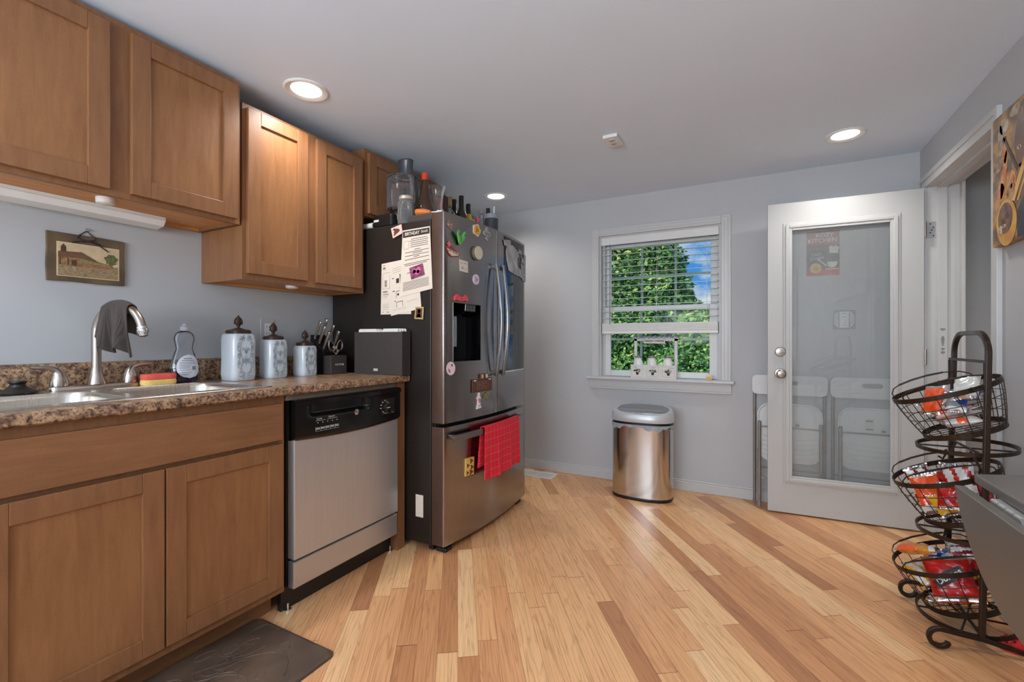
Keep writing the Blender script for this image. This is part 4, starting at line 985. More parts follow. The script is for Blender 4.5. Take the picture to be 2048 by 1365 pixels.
build('print', b, 'ink', pg)
qb = [(-1.657, 1.680), (-1.475, 1.683), (-1.458, 1.36), (-1.68, 1.326)]
th, pg = sheet('longest sheet headed in white letters on a black band, held by a heart magnet', qb, YS-.0042)
b = B(); y = YS-.0046
bars(b, qb, y, [(.02, .98, .02, .115)])
rd = random.Random(2)
bars(b, qb, y, [(.28+rd.uniform(0, .04), .94-rd.uniform(0, .05), .15+.03*i, .158+.03*i) for i in range(5)])
bars(b, qb, y, [(c-w, c+w, v, v+.008) for v, c, w in ((.315, .55, .1), (.345, .53, .4), (.37, .55, .16), (.4, .53, .4), (.425, .52, .1), (.455, .53, .4), (.52, .53, .42), (.545, .5, .36), (.66, .3, .08))])
bars(b, qb, y, [(.1, .9, .8+.02*i, .806+.02*i) for i in range(7)])
bars(b, qb, y, [(.07, .075, .17, .29), (.24, .245, .17, .29), (.07, .24, .17, .173), (.07, .24, .29, .293)])
pr_ = build('print', b, 'ink', pg)
b = B(); rv = Vector((qb[1][0]-qb[0][0], 0, qb[1][1]-qb[0][1])).normalized(); uv = Vector((-rv.z, 0, rv.x))
c1 = lerpq(qb, .36, .068); c2 = lerpq(qb, .8, .062)
b.text('BIRTHDAY', (c1[0], y-.0004, c1[1]), rv, uv, .024, width=.098, bold=.02); b.text('book', (c2[0], y-.0004, c2[1]), rv, uv, .024, width=.044, shear=.2)
build('lettering', b, 'paper', pg)
# ------------------------------------------------------------------ magnets
def side_magnet(label, q, mat, deco, th=.004):
    c = [sum(p[i] for p in q)/len(q) for i in (0, 1)]
    t = thing('fridge_magnet', label, 'magnet', (c[0], YS, c[1]), group='refrigerator magnets')
    pl = build('plate', B().prism([(x, YS-.005, z) for x, z in q], (0, -th, 0)), mat, t, bevel=.001)
    for nm, polys, m in deco:
        b = B()
        for p in polys: b.prism([lerpq(q, u, v)[:1]+(YS-.0052-th,)+lerpq(q, u, v)[1:] for u, v in p], (0, -.0006, 0))
        build(nm, b, m, pl)
def blob(cu, cv, ru, rv, n=14, w=.15, k=3, ph=0): return [(cu+ru*math.cos(a)*(1+w*math.sin(k*a+ph)), cv+rv*math.sin(a)*(1+w*math.cos(k*a))) for a in [2*math.pi*i/n for i in range(n)]]
side_magnet('tilted pale pink square magnet with a brown drawing, at the top of the refrigerator side', [(-1.737, 1.7), (-1.663, 1.715), (-1.654, 1.666), (-1.722, 1.644)], pm('pale_pink', S(226, 192, 178), .5), [('drawing', [blob(.5, .5, .28, .25), blob(.25, .75, .1, .1), blob(.3, .25, .12, .1)], 'brown')])
side_magnet('purple and magenta heart magnet on the birthday page', [(-1.609, 1.476), (-1.521, 1.494), (-1.507, 1.435), (-1.596, 1.415)], pm('plum', S(96, 44, 70), .35, c2=S(170, 90, 130), scale=60), [('heart', [[(.5, .85), (.2, .5), (.22, .25), (.36, .15), (.5, .3), (.64, .15), (.8, .25), (.8, .5)]], pm('heart_pink', S(206, 110, 150), .3)), ('flower', [blob(.35, .45, .12, .16), blob(.6, .55, .12, .14)], pm('lilac', S(176, 160, 186), .3))])
side_magnet('small framed portrait magnet near the bottom of the papers', [(-1.567, 1.27), (-1.512, 1.267), (-1.517, 1.202), (-1.574, 1.206)], pm('gilt', S(196, 164, 112), .4, var=.15, scale=80), [('backdrop', [[(.14, .12), (.86, .12), (.86, .88), (.14, .88)]], 'brown'), ('figure', [blob(.5, .36, .17, .17, w=0), [(.25, .85), (.35, .55), (.65, .55), (.76, .85)]], pm('sepia', S(190, 140, 100), .5))])
def frame_at(y, z, d=.0):
    x = fx(y); ty = (fx(y+.001)-fx(y-.001))/.002; rt = Vector((ty, 1, 0)).normalized(); up = Vector((0, 0, 1)); return Vector((x, y, z)), rt, up, rt.cross(up)
def door_magnet(nm, label, y, z, layers, cat='magnet', base=.0004, rot=0):
    """layers: (part name, polygon list in local metres, material, depth)"""
    t = thing(nm, label, cat, (fx(y), y, z), group='refrigerator magnets')
    O, rt, up, nn = frame_at(y, z); d = base; par = None; cr, srn = math.cos(R(rot)), math.sin(R(rot))
    for k, (pn, polys, m, th) in enumerate(layers):
        b = B()
        for p in polys:
            b.prism([O+rt*(a*cr-c*srn)+up*(a*srn+c*cr)+nn*d for a, c in p], nn*th)
        o_ = build(pn, b, m, t if k == 0 else par, bevel=.0008 if k == 0 else 0)
        if k == 0: par = o_; d += th-.0001
        else: d += .0002
    return t, par
def circ(r, n=28, cx=0, cy=0, k=1.0): return [(cx+r*k*math.cos(2*math.pi*i/n), cy+r*math.sin(2*math.pi*i/n)) for i in range(n)]
def star(r, k, w, n=40, cx=0, cy=0): return [(cx+r*(1+w*math.cos(k*a))*math.cos(a), cy+r*(1+w*math.cos(k*a))*math.sin(a)) for a in [2*math.pi*i/n for i in range(n)]]
ringpoly = circ(.017, 20)
t, p = door_magnet('fridge_magnet', 'round copper outline magnet at the top left corner of the left door', 1.917, 1.690, [('disc', [circ(.017)], 'bstainh', .002)])
O, rt, up, nn = frame_at(1.917, 1.690)
b = B(); b.tube([O+rt*.016*math.cos(a)+up*.016*math.sin(a)+nn*.003 for a in [R(i*15) for i in range(24)]], .0022, 6, closed=True); b.tube([O+rt*.006+up*-.016+nn*.003, O+rt*.012+up*-.024+nn*.003], .0022, 6); b.tube([O+rt*.007*math.cos(a)+up*.007*math.sin(a)+nn*.003 for a in [R(i*30) for i in range(8)]], .0016, 6)
build('ring', b, pm('copper', S(206, 150, 126), .3, .6), p, smooth=True)
# green clip: two petals joined at the bottom
t = thing('bag_clip', 'green butterfly shaped bag clip stuck high on the left door', 'clip', (fx(1.98), 1.98, 1.64), group='refrigerator magnets')
O, rt, up, nn = frame_at(1.985, 1.632); GR = pm('clip_green', S(116, 186, 96), .35, c2=S(70, 140, 70), scale=20)
for s in (-1, 1):
    b = B(); rs = []
    for f, r in ((0, .004), (.1, .011), (.35, .014), (.65, .0165), (.85, .014), (.97, .006), (1, .001)):
        c = O+rt*(s*.004+s*.022*f)+up*(-.035+.072*f)+nn*(.012+.012*f)
        rs.append([c+rt*r*math.cos(a)+nn*r*.55*math.sin(a) for a in [R(i*30) for i in range(12)]])
    b.loft(rs); pt = build('jaw', b, GR, t, smooth=True)
    c = O+rt*s*.02+up*.018+nn*.028
    build('grip_hole', B().loft([[c+rt*.005*math.cos(a)+up*.008*math.sin(a)+nn*dn for a in [R(i*30) for i in range(12)]] for dn in (-.004, .001)]), 'ink', pt)
build('spring', B().box(fx(1.985)+.0025, fx(1.985)+.012, 1.975, 1.995, 1.6, 1.63), 'black', t)
t, p = door_magnet('fridge_magnet', 'diamond shaped souvenir magnet reading LAS VEGAS', 1.935, 1.555, [('sign', [[(-.05, .012), (-.03, .03), (-.012, .026), (.012, .012), (.052, -.004), (.044, -.022), (-.008, -.03), (-.03, -.016)]], pm('souvenir_red', S(150, 60, 52), .4), .006),
    ('face', [[(-.043, .010), (.046, -.004), (.04, -.018), (-.008, -.026), (-.028, -.013)]], 'cream', .0006), ('star', [star(.011, 4, .45, cx=-.028, cy=.032)], 'pink', .002), ('bulbs', [circ(.002, 8, -.02+i*.011, .022-i*.0042) for i in range(6)], 'red', .002)])
O, rt, up, nn = frame_at(1.935, 1.555); build('lettering', B().text('LAS VEGAS', O+nn*.0075+up*-.004+rt*.001, (rt+up*-.17), (up+rt*.17), .0145, width=.072, bold=.02), 'ink', p)
door_magnet('fridge_magnet', 'orange badge shaped magnet near the top of the left door', 2.132, 1.704, [('badge', [star(.033, 5, .1)], 'cream', .005), ('face', [circ(.025)], 'yellow', .0008), ('emblem', [star(.012, 3, .3)], 'orange', .0008)])
door_magnet('fridge_magnet', 'silver four lobed flower magnet beside the orange badge', 2.23, 1.703, [('plate', [circ(.014, 16, 0, .024), circ(.014, 16, 0, -.024), circ(.016, 16, -.022, 0), circ(.016, 16, .022, 0), circ(.016, 16)], pm('pewter', S(176, 180, 178), .35, .5), .005), ('engraving', [circ(.006, 12, 0, .026), circ(.006, 12, 0, -.026), circ(.007, 12, -.024, 0), circ(.007, 12, .024, 0), circ(.006, 12)], 'grey', .0008)])
door_magnet('fridge_magnet', 'thick round cream magnet with a speckled floral face', 2.132, 1.577, [('rim', [circ(.04)], pm('olive', S(110, 108, 84), .4), .016), ('face', [circ(.037)], 'cream', .0012), ('speckles', [circ(.005, 8, .022*math.cos(a), .022*math.sin(a)) for a in (0.3, 1.4, 2.2, 3.4, 4.1, 5.3)]+[circ(.007, 9, .004, .004)], 'brown', .0006), ('blossoms', [circ(.006, 8, .014*math.cos(a), .014*math.sin(a)) for a in (.9, 2.9, 4.8)], 'yellow', .0006)])
door_magnet('memo_magnet', 'small white memo card on the left door', 2.022, 1.49, [('card', [[(-.036, .032), (.034, .028), (.037, -.032), (-.031, -.03)]], 'paper', .002), ('print', [[(-.03, .016), (-.005, .015), (-.005, .012), (-.03, .013)], [(.002, .018), (.024, .016), (.024, .011), (.002, .013)], [(-.018, -.004), (-.002, -.005), (-.002, -.018), (-.018, -.017)], [(.004, -.012), (.026, -.013), (.026, -.016), (.004, -.015)]], pm('pale_print', S(150, 160, 172), .6), .0004)])
door_magnet('fridge_magnet', 'round white and lilac disc magnet beside the handles', 2.127, 1.43, [('disc', [circ(.029)], pm('lilac_white', S(222, 210, 222), .4), .004), ('emblem', [star(.013, 3, .4)], pm('lilac2', S(190, 150, 190), .4), .0006)])
door_magnet('fridge_magnet', 'pink bow shaped magnet on top of the water dispenser', 1.995, 1.318, [('bow', [[(-.052, -.016), (-.05, .006), (-.034, .018), (-.018, .008), (0, .004), (.018, .008), (.034, .018), (.05, .004), (.052, -.016), (.03, -.012), (.012, -.016), (-.012, -.016), (-.03, -.012)]], pm('coral_pink', S(230, 84, 96), .35), .012), ('dots', [circ(.004, 8, -.03, .002), circ(.004, 8, .03, .002), circ(.005, 8, 0, -.006)], 'red', .001)])
door_magnet('fridge_magnet', 'oval pale pink sticker with a blue drawing below the dispenser', 1.925, .948, [('sticker', [[(x*1.0, z) for x, z in [( .033*math.cos(a), .035*math.sin(a)) for a in [R(i*15) for i in range(24)]]]], pm('blush', S(236, 206, 206), .4), .001), ('drawing', [[(-.02, .004), (-.012, -.004), (.002, -.022), (-.014, -.016)], [(.002, .024), (.014, .02), (.014, .01), (.004, .012)]], pm('navy', S(62, 62, 110), .5), .0004)])
t, p = door_magnet('fridge_magnet', 'brown wooden plaque magnet with carved words and two white top tags', 2.183, .842, [('board', [[(-.095, .036), (.095, .036), (.095, -.036), (-.095, -.036)]], pm('walnut', S(92, 54, 36), .5, var=.15, scale=20, stretch=(8, 8, 1)), .006), ('clip', [[(-.083, .032), (-.06, .032), (-.06, .026), (-.083, .026)], [(.06, .032), (.083, .032), (.083, .026), (.06, .026)]], 'white', .001)])
O, rt, up, nn = frame_at(2.183, .842); b = B(); rd = random.Random(8)
for i in range(4):
    for j in range(7):
        a = O+rt*(-.05+.017*j+rd.uniform(-.004, .004))+up*(-.022+.012*i)+nn*.0067; b.tube([a, a+rt*rd.uniform(-.004, .004)+up*.006, a+rt*.008+up*rd.uniform(.0, .008)], .0007, 4)
build('carved_words', b, pm('pale_carving', S(176, 150, 132), .6), p)
for k_, (yy, m_, lb_) in enumerate(((2.175, 'cream', 'cream letter block magnet standing left above the brown plaque'), (2.215, 'cream', 'cream letter block magnet standing right above the brown plaque'))):
    door_magnet('letter_block', lb_, yy, .892, [('block', [[(-.012, .013), (.012, .013), (.012, -.0125), (-.012, -.0125)]], 'brown', .012), ('face', [[(-.01, .011), (.01, .011), (.01, -.011), (-.01, -.011)]], pm('block_face_'+str(k_), S(216, 176, 150) if k_ == 0 else S(216, 210, 200), .5), .001), ('letter', [[(-.005, .006), (-.002, .006), (.005, -.006), (.002, -.006)], [(.002, .006), (.005, .006), (-.002, -.006), (-.005, -.006)]] if k_ else [[(-.005, .005), (.005, .005), (.005, .001), (-.005, .001)]], 'ink' if k_ else 'orange', .0006)])
door_magnet('fridge_magnet', 'white angel shaped magnet hanging below the brown plaque', 2.152, .758, [('body', [circ(.009, 14, 0, .036), [(-.007, .028), (.007, .028), (.018, .01), (.01, .004), (.012, -.02), (.022, -.042), (-.024, -.046), (-.012, -.02), (-.01, .004), (-.02, .012)]], 'white', .006), ('dress', [[(-.01, .012), (.01, .012), (.008, -.012), (-.008, -.012)]], 'pink', .001), ('print', [[(-.014, -.026), (.014, -.024), (.013, -.028), (-.014, -.03)]], 'grey', .0006)])
door_magnet('fridge_magnet', 'small olive green leaf magnet at the lower right of the brown plaque', 2.225, .78, [('leaf', [[(-.03, -.012), (-.014, .006), (.012, .02), (.03, .016), (.022, -.004), (.0, -.018)]], pm('olive_green', S(150, 146, 84), .4, .3, var=.25, scale=60), .007), ('vein', [[(-.02, -.008), (.02, .012), (.021, .009), (-.019, -.011)]], 'brown', .0008)])
door_magnet('fridge_magnet', 'yellow domino like magnet with dark prints on the freezer drawer', 2.068, .411, [('plate', [[(-.036, .049), (.036, .045), (.032, -.049), (-.04, -.045)]], pm('mustard', S(222, 182, 96), .45), .008), ('prints', [star(.011, 3, .4, cx=.01, cy=.028), star(.009, 3, .4, cx=-.018, cy=.008), star(.01, 3, .4, cx=.014, cy=-.006), star(.008, 3, .4, cx=-.022, cy=-.03), star(.012, 3, .4, cx=.008, cy=-.032)], 'brown', .0008)])
# grey magnets on the upper right door
GM = [pm('grey_magnet_%d' % i, S(v, v, v), .45, c2=S(v-46, v-46, v-44), scale=sc_, detail=3) for i, (v, sc_) in enumerate(((192, 60), (206, 14), (186, 90)))]
def px(a): return 2.414+(a-1120)*.001727
def pz(c): return 1.712-(c-235)*.000714
GL = [('patterned grey square magnet at the top left of the screen door', [(1125, 240), (1177, 222), (1184, 280), (1132, 288)], 0), ('large pale leaf shaped sheet, biggest piece on the screen door', [(1150, 285), (1195, 256), (1225, 275), (1228, 320), (1245, 335), (1245, 440), (1208, 470), (1200, 505), (1165, 490), (1148, 400), (1142, 330)], 1),
      ('narrow grey tag right of the large pale sheet', [(1231, 278), (1260, 288), (1258, 346), (1231, 338)], 0), ('small dark flecked grey square near the top of the screen door', [(1262, 262), (1292, 268), (1290, 305), (1265, 300)], 2), ('narrow grey tag under the top right corner of the screen door', [(1293, 322), (1318, 330), (1318, 382), (1294, 372)], 0),
      ('tall pale strip at the top right edge of the screen door', [(1321, 282), (1341, 292), (1341, 405), (1321, 398)], 2), ('speckled grey rectangle at the right edge of the screen door', [(1286, 378), (1341, 408), (1341, 470), (1298, 462), (1286, 440)], 2), ('white card with a looped outline near the bottom of the screen door', [(1208, 418), (1250, 424), (1250, 515), (1208, 505)], 1),
      ('bright white card beside the looped card', [(1253, 432), (1294, 452), (1294, 520), (1253, 508)], 1), ('speckled grey rectangle at the lower right of the screen door', [(1299, 465), (1341, 473), (1341, 543), (1300, 535)], 2)]
for lb_, q, mi in GL:
    q = [(px(a), pz(c)) for a, c in q]; cy = sum(a for a, _ in q)/len(q); cz = sum(c for _, c in q)/len(q)
    th = thing('fridge_magnet', lb_, 'magnet', (fx(cy), cy, cz), group='grey magnets on the screen door')
    b = B(); b.loft([[(fx(a)+dd, a, c) for a, c in q] for dd in (.0045, .0085)]); pl = build('plate', b, GM[mi], th)
    b = B()
    w_ = max(a for a, _ in q)-min(a for a, _ in q); h_ = max(c for _, c in q)-min(c for _, c in q)
    if 'looped' in lb_: b.tube([(fx(cy)+.0075, cy+w_*.28*math.cos(a), cz+h_*.32*math.sin(a)) for a in [R(i*20) for i in range(18)]], .0012, 4, closed=True)
    else:
        for i in range(3): b.box(fx(cy)+.0068, fx(cy)+.0074, cy-w_*.22, cy+w_*(.22-.06*i), cz-.006+i*.006, cz-.0045+i*.006)
    build('print', b, pm('mid_grey_print', S(120, 120, 120), .5) if 'mid_grey_print' not in bpy.data.materials else bpy.data.materials['mid_grey_print'], pl)
# red towel over the drawer handle
TW = pm('red_terry', S(222, 20, 44), .9, var=.12, scale=220, bump=.6, sheen=.05)
def towel(u, v):
    y = 2.128+.425*u; xh = -1.345+.04*math.sin(math.pi*(y-1.905)/.79); wob = .006*math.sin(u*19+v*2)+.004*math.sin(u*41)
    r = .015
    if v < .42:  # back flap, behind the bar
        f = 1-v/.42; return (xh-r+.001+.25*wob*f, y-.03*f*(1-u), .612-.215*f+.01*math.sin(u*3))
    if v < .52:
        a = math.pi*(1-(v-.42)/.1); return (xh+r*math.cos(a), y, .6115+.008*math.sin(a))
    f = (v-.52)/.48; yy = y-.02*f*(1-u)+.0*f
    return (xh+r+.004*f+wob*f*.8, yy, .612-(.278+.01*u+.008*math.sin(u*6))*f)
b = B(); b.grid(towel, 44, 40)
tw = single('hand_towel', b, TW, 'red terry towel folded over the freezer drawer handle', 'towel', smooth=True, recalc=False, solid=.004)
def checks():
    nt_ = TW.node_tree; bs = [n for n in nt_.nodes if n.type == 'BSDF_PRINCIPLED'][0]; tc = N(nt_, 'ShaderNodeTexCoord'); sp = N(nt_, 'ShaderNodeSeparateXYZ'); nt_.links.new(tc.outputs['Object'], sp.inputs[0])
    outs = []
    for o_, k in ((1, 28.0), (2, 24.0)):
        m = N(nt_, 'ShaderNodeMath', operation='MULTIPLY'); m.inputs[1].default_value = k; f = N(nt_, 'ShaderNodeMath', operation='FRACT'); g_ = N(nt_, 'ShaderNodeMath', operation='LESS_THAN'); g_.inputs[1].default_value = .12
        nt_.links.new(sp.outputs[o_], m.inputs[0]); nt_.links.new(m.outputs[0], f.inputs[0]); nt_.links.new(f.outputs[0], g_.inputs[0]); outs.append(g_.outputs[0])
    mxm = N(nt_, 'ShaderNodeMath', operation='MAXIMUM'); nt_.links.new(outs[0], mxm.inputs[0]); nt_.links.new(outs[1], mxm.inputs[1])
    mc = N(nt_, 'ShaderNodeMix', data_type='RGBA'); mc.inputs[7].default_value = S(232, 66, 84)
    src = bs.inputs['Base Color'].links[0].from_socket; nt_.links.new(src, mc.inputs[6]); nt_.links.new(mxm.outputs[0], mc.inputs[0]); nt_.links.new(mc.outputs[2], bs.inputs['Base Color'])
checks()
# ================================================================== ON TOP OF THE REFRIGERATOR
ZT = 1.7222
CLEAR = glass('clear_glass', (.94, .95, .94, 1), body=.07, f=1.5, edge=.55)
SMOKE = glass('clear_plastic_bowl', (.9, .89, .9, 1), body=.06, f=1.4, edge=.4)
t = thing('food_processor', 'food processor with clear bowl and tall dark feed tube on the refrigerator', 'appliance', (-1.797, 2.035, ZT))
build('motor_base', B().lathe([(.088, ZT), (.09, ZT+.01), (.086, ZT+.09), (.07, ZT+.115), (.03, ZT+.12)], (-1.797, 2.035, 0), 28), 'black', t, smooth=True)
bw = build('bowl', B().lathe([(.07, ZT+.122), (.09, ZT+.126), (.093, ZT+.15), (.094, ZT+.27), (.09, ZT+.3), (.075, ZT+.31)], (-1.797, 2.035, 0), 36, cap=False), SMOKE, t, smooth=True)
build('hub', B().lathe([(.03, ZT+.12), (.022, ZT+.15), (.018, ZT+.25), (.01, ZT+.255)], (-1.797, 2.035, 0), 16), 'charcoal', t, smooth=True)
build('lid', B().lathe([(.094, ZT+.302), (.094, ZT+.31), (.05, ZT+.318), (.046, ZT+.33)], (-1.797, 2.035, 0), 36, cap=False), SMOKE, t, smooth=True)
ft = build('feed_tube', B().lathe([(.044, ZT+.316), (.045, ZT+.4), (.047, ZT+.402), (.0465, ZT+.408), (.04, ZT+.404)], (-1.775, 2.03, 0), 28, sx=1.05, sy=.75), pm('smoky_tube', S(72, 72, 80), .3), t, smooth=True)
b = B(); b.tube([(-1.72, 2.0, ZT+.3), (-1.69, 1.985, ZT+.285), (-1.688, 1.985, ZT+.2), (-1.705, 1.99, ZT+.14)], [.012, .013, .012, .01], 10); build('bowl_handle', b, SMOKE, t, smooth=True)
t = thing('mason_jar', 'tall clear glass jar with a pale metal lid at the refrigerator edge', 'jar', (-1.687, 1.936, ZT))
build('jar_body', B().lathe([(.04, ZT), (.046, ZT+.005), (.047, ZT+.02), (.0465, ZT+.115), (.045, ZT+.125), (.037, ZT+.138), (.036, ZT+.145)], (-1.687, 1.936, 0), 30), CLEAR, t, smooth=True)
build('lid', B().lathe([(.039, ZT+.142), (.039, ZT+.157), (.037, ZT+.16), (.001, ZT+.16)], (-1.687, 1.936, 0), 30), pm('pale_lid', S(206, 190, 178), .35, .3), t, smooth=True)
t = thing('liquor_bottle', 'bell shaped brown bottle with an orange red cap on the refrigerator', 'bottle', (-1.642, 2.04, ZT))
bo = build('glass_body', B().lathe([(.046, ZT), (.051, ZT+.004), (.051, ZT+.1), (.053, ZT+.112), (.05, ZT+.124), (.042, ZT+.15), (.031, ZT+.19), (.022, ZT+.23), (.0165, ZT+.27), (.016, ZT+.29)], (-1.642, 2.04, 0), 30), pm('brown_glass', S(66, 42, 26), .12, var=.2, scale=8, coat=.5), t, smooth=True)
build('label', B().lathe([(.0516, ZT+.02), (.0516, ZT+.09)], (-1.642, 2.04, 0), 30, cap=False), pm('dusky_label', S(128, 96, 96), .5, c2=S(72, 62, 80), scale=20), bo, smooth=True)
build('cap', B().lathe([(.019, ZT+.276), (.0195, ZT+.308), (.018, ZT+.315), (.001, ZT+.3155)], (-1.642, 2.04, 0), 20), pm('orange_red_cap', S(214, 70, 34), .35), t, smooth=True)
t = thing('glass_vase', 'clear flared glass vase behind the brown bottle', 'vase', (-1.645, 2.155, ZT))
build('vessel', B().lathe([(.03, ZT), (.045, ZT+.01), (.047, ZT+.05), (.038, ZT+.11), (.032, ZT+.16), (.036, ZT+.21), (.05, ZT+.268), (.052, ZT+.272)], (-1.645, 2.155, 0), 30, cap=False), CLEAR, t, smooth=True)
t = thing('red_tin', 'dark tin with a red label behind the glass vase', 'tin', (-1.70, 2.285, ZT))
tn = build('body', B().box(-1.727, -1.673, 2.262, 2.31, ZT, ZT+.262), pm('dark_tin', S(70, 40, 34), .35), t, bevel=.004)
build('label', B().box(-1.722, -1.678, 2.2605, 2.262, ZT+.16, ZT+.25), 'red', tn)
b = B()
for i in range(3): b.box(-1.716+i*.013, -1.711+i*.013, 2.2598, 2.2605, ZT+.17, ZT+.2+.015*(i % 2))
build('lettering', b, 'cream', tn)
t = thing('corkscrew', 'orange handled tool with a chrome tip lying at the refrigerator edge', 'tool', (-1.55, 1.922, 1.757))
b = B(); b.tube([(-1.598, 1.918, 1.779), (-1.59, 1.918, 1.779), (-1.56, 1.919, 1.777), (-1.52, 1.921, 1.772), (-1.507, 1.922, 1.77)], [.019, .0205, .0185, .0135, .009], 14)
build('handle', b, pm('orange_wood', S(206, 112, 48), .5, var=.14, scale=20, stretch=(1, 8, 8)), t, smooth=True)
b = B(); b.tube([(-1.602, 1.918, 1.779), (-1.597, 1.918, 1.779)], [.0195, .0205], 14); build('end_cap', b, 'blackm', t, smooth=True)
b = B(); b.tube([(-1.508, 1.922, 1.77), (-1.47, 1.926, 1.768), (-1.465, 1.926, 1.768), (-1.435, 1.93, 1.767)], [.004, .004, .011, .011], 12); build('shaft', b, 'chrome', t, smooth=True)
t = thing('radio_box', 'low black box with a pale badge under the over-fridge cabinet', 'box', (-1.82, 1.908, ZT))
rb = build('housing', B().box(-1.888, -1.745, 1.884, 1.934, ZT, ZT+.07), 'black', t, bevel=.012, seg=3)
build('badge', B().box(-1.876, -1.84, 1.8832, 1.884, ZT+.03, ZT+.042), 'offwhite', rb)
t = thing('paper_roll', 'white cardboard tube lying beside the tall cabinet', 'tube', (-1.98, 1.905, ZT))
b = B(); b.lathe([(.014, -2.12), (.018, -2.12), (.018, -1.893), (.0135, -1.893), (.0135, -1.96)], (0, 1.905, ZT+.0185), 24, cap=False, axis='x'); build('tube', b, 'offwhite', t, smooth=True)
def bottle(label, x, y, prof, body, cap, capz, lab=None, nm='bottle', cr=.017, capt=None):
    t = thing(nm, label, 'bottle', (x, y, ZT), group='bottles on the refrigerator')
    g_ = build('glass_body', B().lathe([(r, ZT+z) for r, z in prof], (x, y, 0), 26), body, t, smooth=True)
    build('cap', B().lathe([(cr, ZT+capz[0]), (cr, ZT+capz[1]-.003), (cr-.002, ZT+capz[1]), (.001, ZT+capz[1])], (x, y, 0), 18), cap, t, smooth=True)
    if lab: build('label', B().lathe([(lab[0], ZT+lab[1]), (lab[0], ZT+lab[2])], (x, y, 0), 26, cap=False), lab[3], g_, smooth=True)
DKG = pm('dark_green_glass', S(18, 22, 16), .1, var=.2, scale=8, coat=.5)
wine = lambda h, r=.035, n=.0145: [(r-.004, 0), (r, .004), (r, h*.58), (r*.93, h*.64), (r*.6, h*.72), (n, h*.8), (n, h)]
bottle('squat clear bottle with a cork coloured top behind the left door corner', -1.715, 2.375, [(.034, 0), (.038, .005), (.038, .15), (.034, .18), (.022, .2), (.0145, .215), (.0145, .24)], CLEAR, pm('cork_cap', S(196, 168, 104), .6, c2=S(120, 96, 60), scale=30), (.222, .285), (.0385, .04, .15, 'cream'), cr=.0175)
bottle('dark wine bottle with a black capsule, half hidden behind the tallest one', -1.745, 2.47, wine(.285), DKG, 'black', (.23, .3), cr=.0165)
bottle('tallest near black wine bottle above the orange badge magnet', -1.66, 2.43, wine(.285), pm('black_bottle', S(22, 20, 26), .15, var=.15, scale=8, coat=.5), pm('black_capsule', S(26, 24, 26), .35), (.2, .3), (.0355, .05, .14, pm('dark_label', S(50, 46, 54), .5)), cr=.0165)
bottle('black capped bottle of yellow oil', -1.672, 2.53, [(.031, 0), (.034, .004), (.034, .14), (.03, .17), (.018, .2), (.0135, .22), (.0135, .25)], pm('yellow_oil', S(228, 190, 20), .1, var=.1, scale=8, coat=.5), pm('black_capsule2', S(40, 34, 30), .4), (.205, .275), cr=.0165)
t = thing('storage_jar', 'small clear jar with a grey lid behind the yellow oil', 'jar', (-1.70, 2.625, ZT)); build('jar_body', B().lathe([(.03, ZT), (.034, ZT+.005), (.034, ZT+.18), (.03, ZT+.195)], (-1.70, 2.625, 0), 24), CLEAR, t, smooth=True); build('lid', B().lathe([(.034, ZT+.196), (.034, ZT+.215), (.03, ZT+.22), (.001, ZT+.22)], (-1.70, 2.625, 0), 24), 'grey', t, smooth=True)
bottle('small pink topped bottle at the front of the refrigerator top', -1.625, 2.575, [(.015, 0), (.017, .004), (.017, .13), (.009, .15), (.009, .165)], CLEAR, pm('pink_cap', S(214, 90, 120), .35), (.158, .19), cr=.012)
bottle('slim clear bottle beside the dark jug', -1.624, 2.615, [(.016, 0), (.018, .004), (.018, .19), (.012, .21), (.011, .235)], CLEAR, 'grey', (.225, .25), (.0184, .05, .15, 'red'), cr=.0135)
t = thing('drink_jug', 'wide dark slate jug with a black stopper and white straw', 'jug', (-1.578, 2.668, ZT))
jb = build('jug_body', B().lathe([(.04, ZT), (.046, ZT+.006), (.047, ZT+.19), (.044, ZT+.215), (.036, ZT+.228), (.001, ZT+.232)], (-1.578, 2.668, 0), 30), pm('slate_jug', S(66, 66, 76), .35, var=.12, scale=12), t, smooth=True)
build('shoulder_band', B().lathe([(.0474, ZT+.196), (.045, ZT+.216), (.037, ZT+.2295), (.02, ZT+.233)], (-1.578, 2.668, 0), 30, cap=False), pm('grey_shoulder', S(160, 160, 166), .3), jb, smooth=True)
b = B()
for i, w_ in enumerate((60, 40, 70)): b.lathe([(.0474, ZT+.12-i*.02), (.0474, ZT+.124-i*.02)], (-1.578, 2.668, 0), 30, cap=False)
build('stripe', b, pm('slate_light', S(104, 104, 116), .4), jb, smooth=True)
build('stopper', B().lathe([(.013, ZT+.228), (.014, ZT+.268), (.001, ZT+.269)], (-1.595, 2.653, 0), 16), 'black', t, smooth=True)
b = B(); b.tube([(-1.558, 2.668, ZT+.22), (-1.555, 2.668, ZT+.28)], .005, 10); build('straw', b, 'white', t, smooth=True)
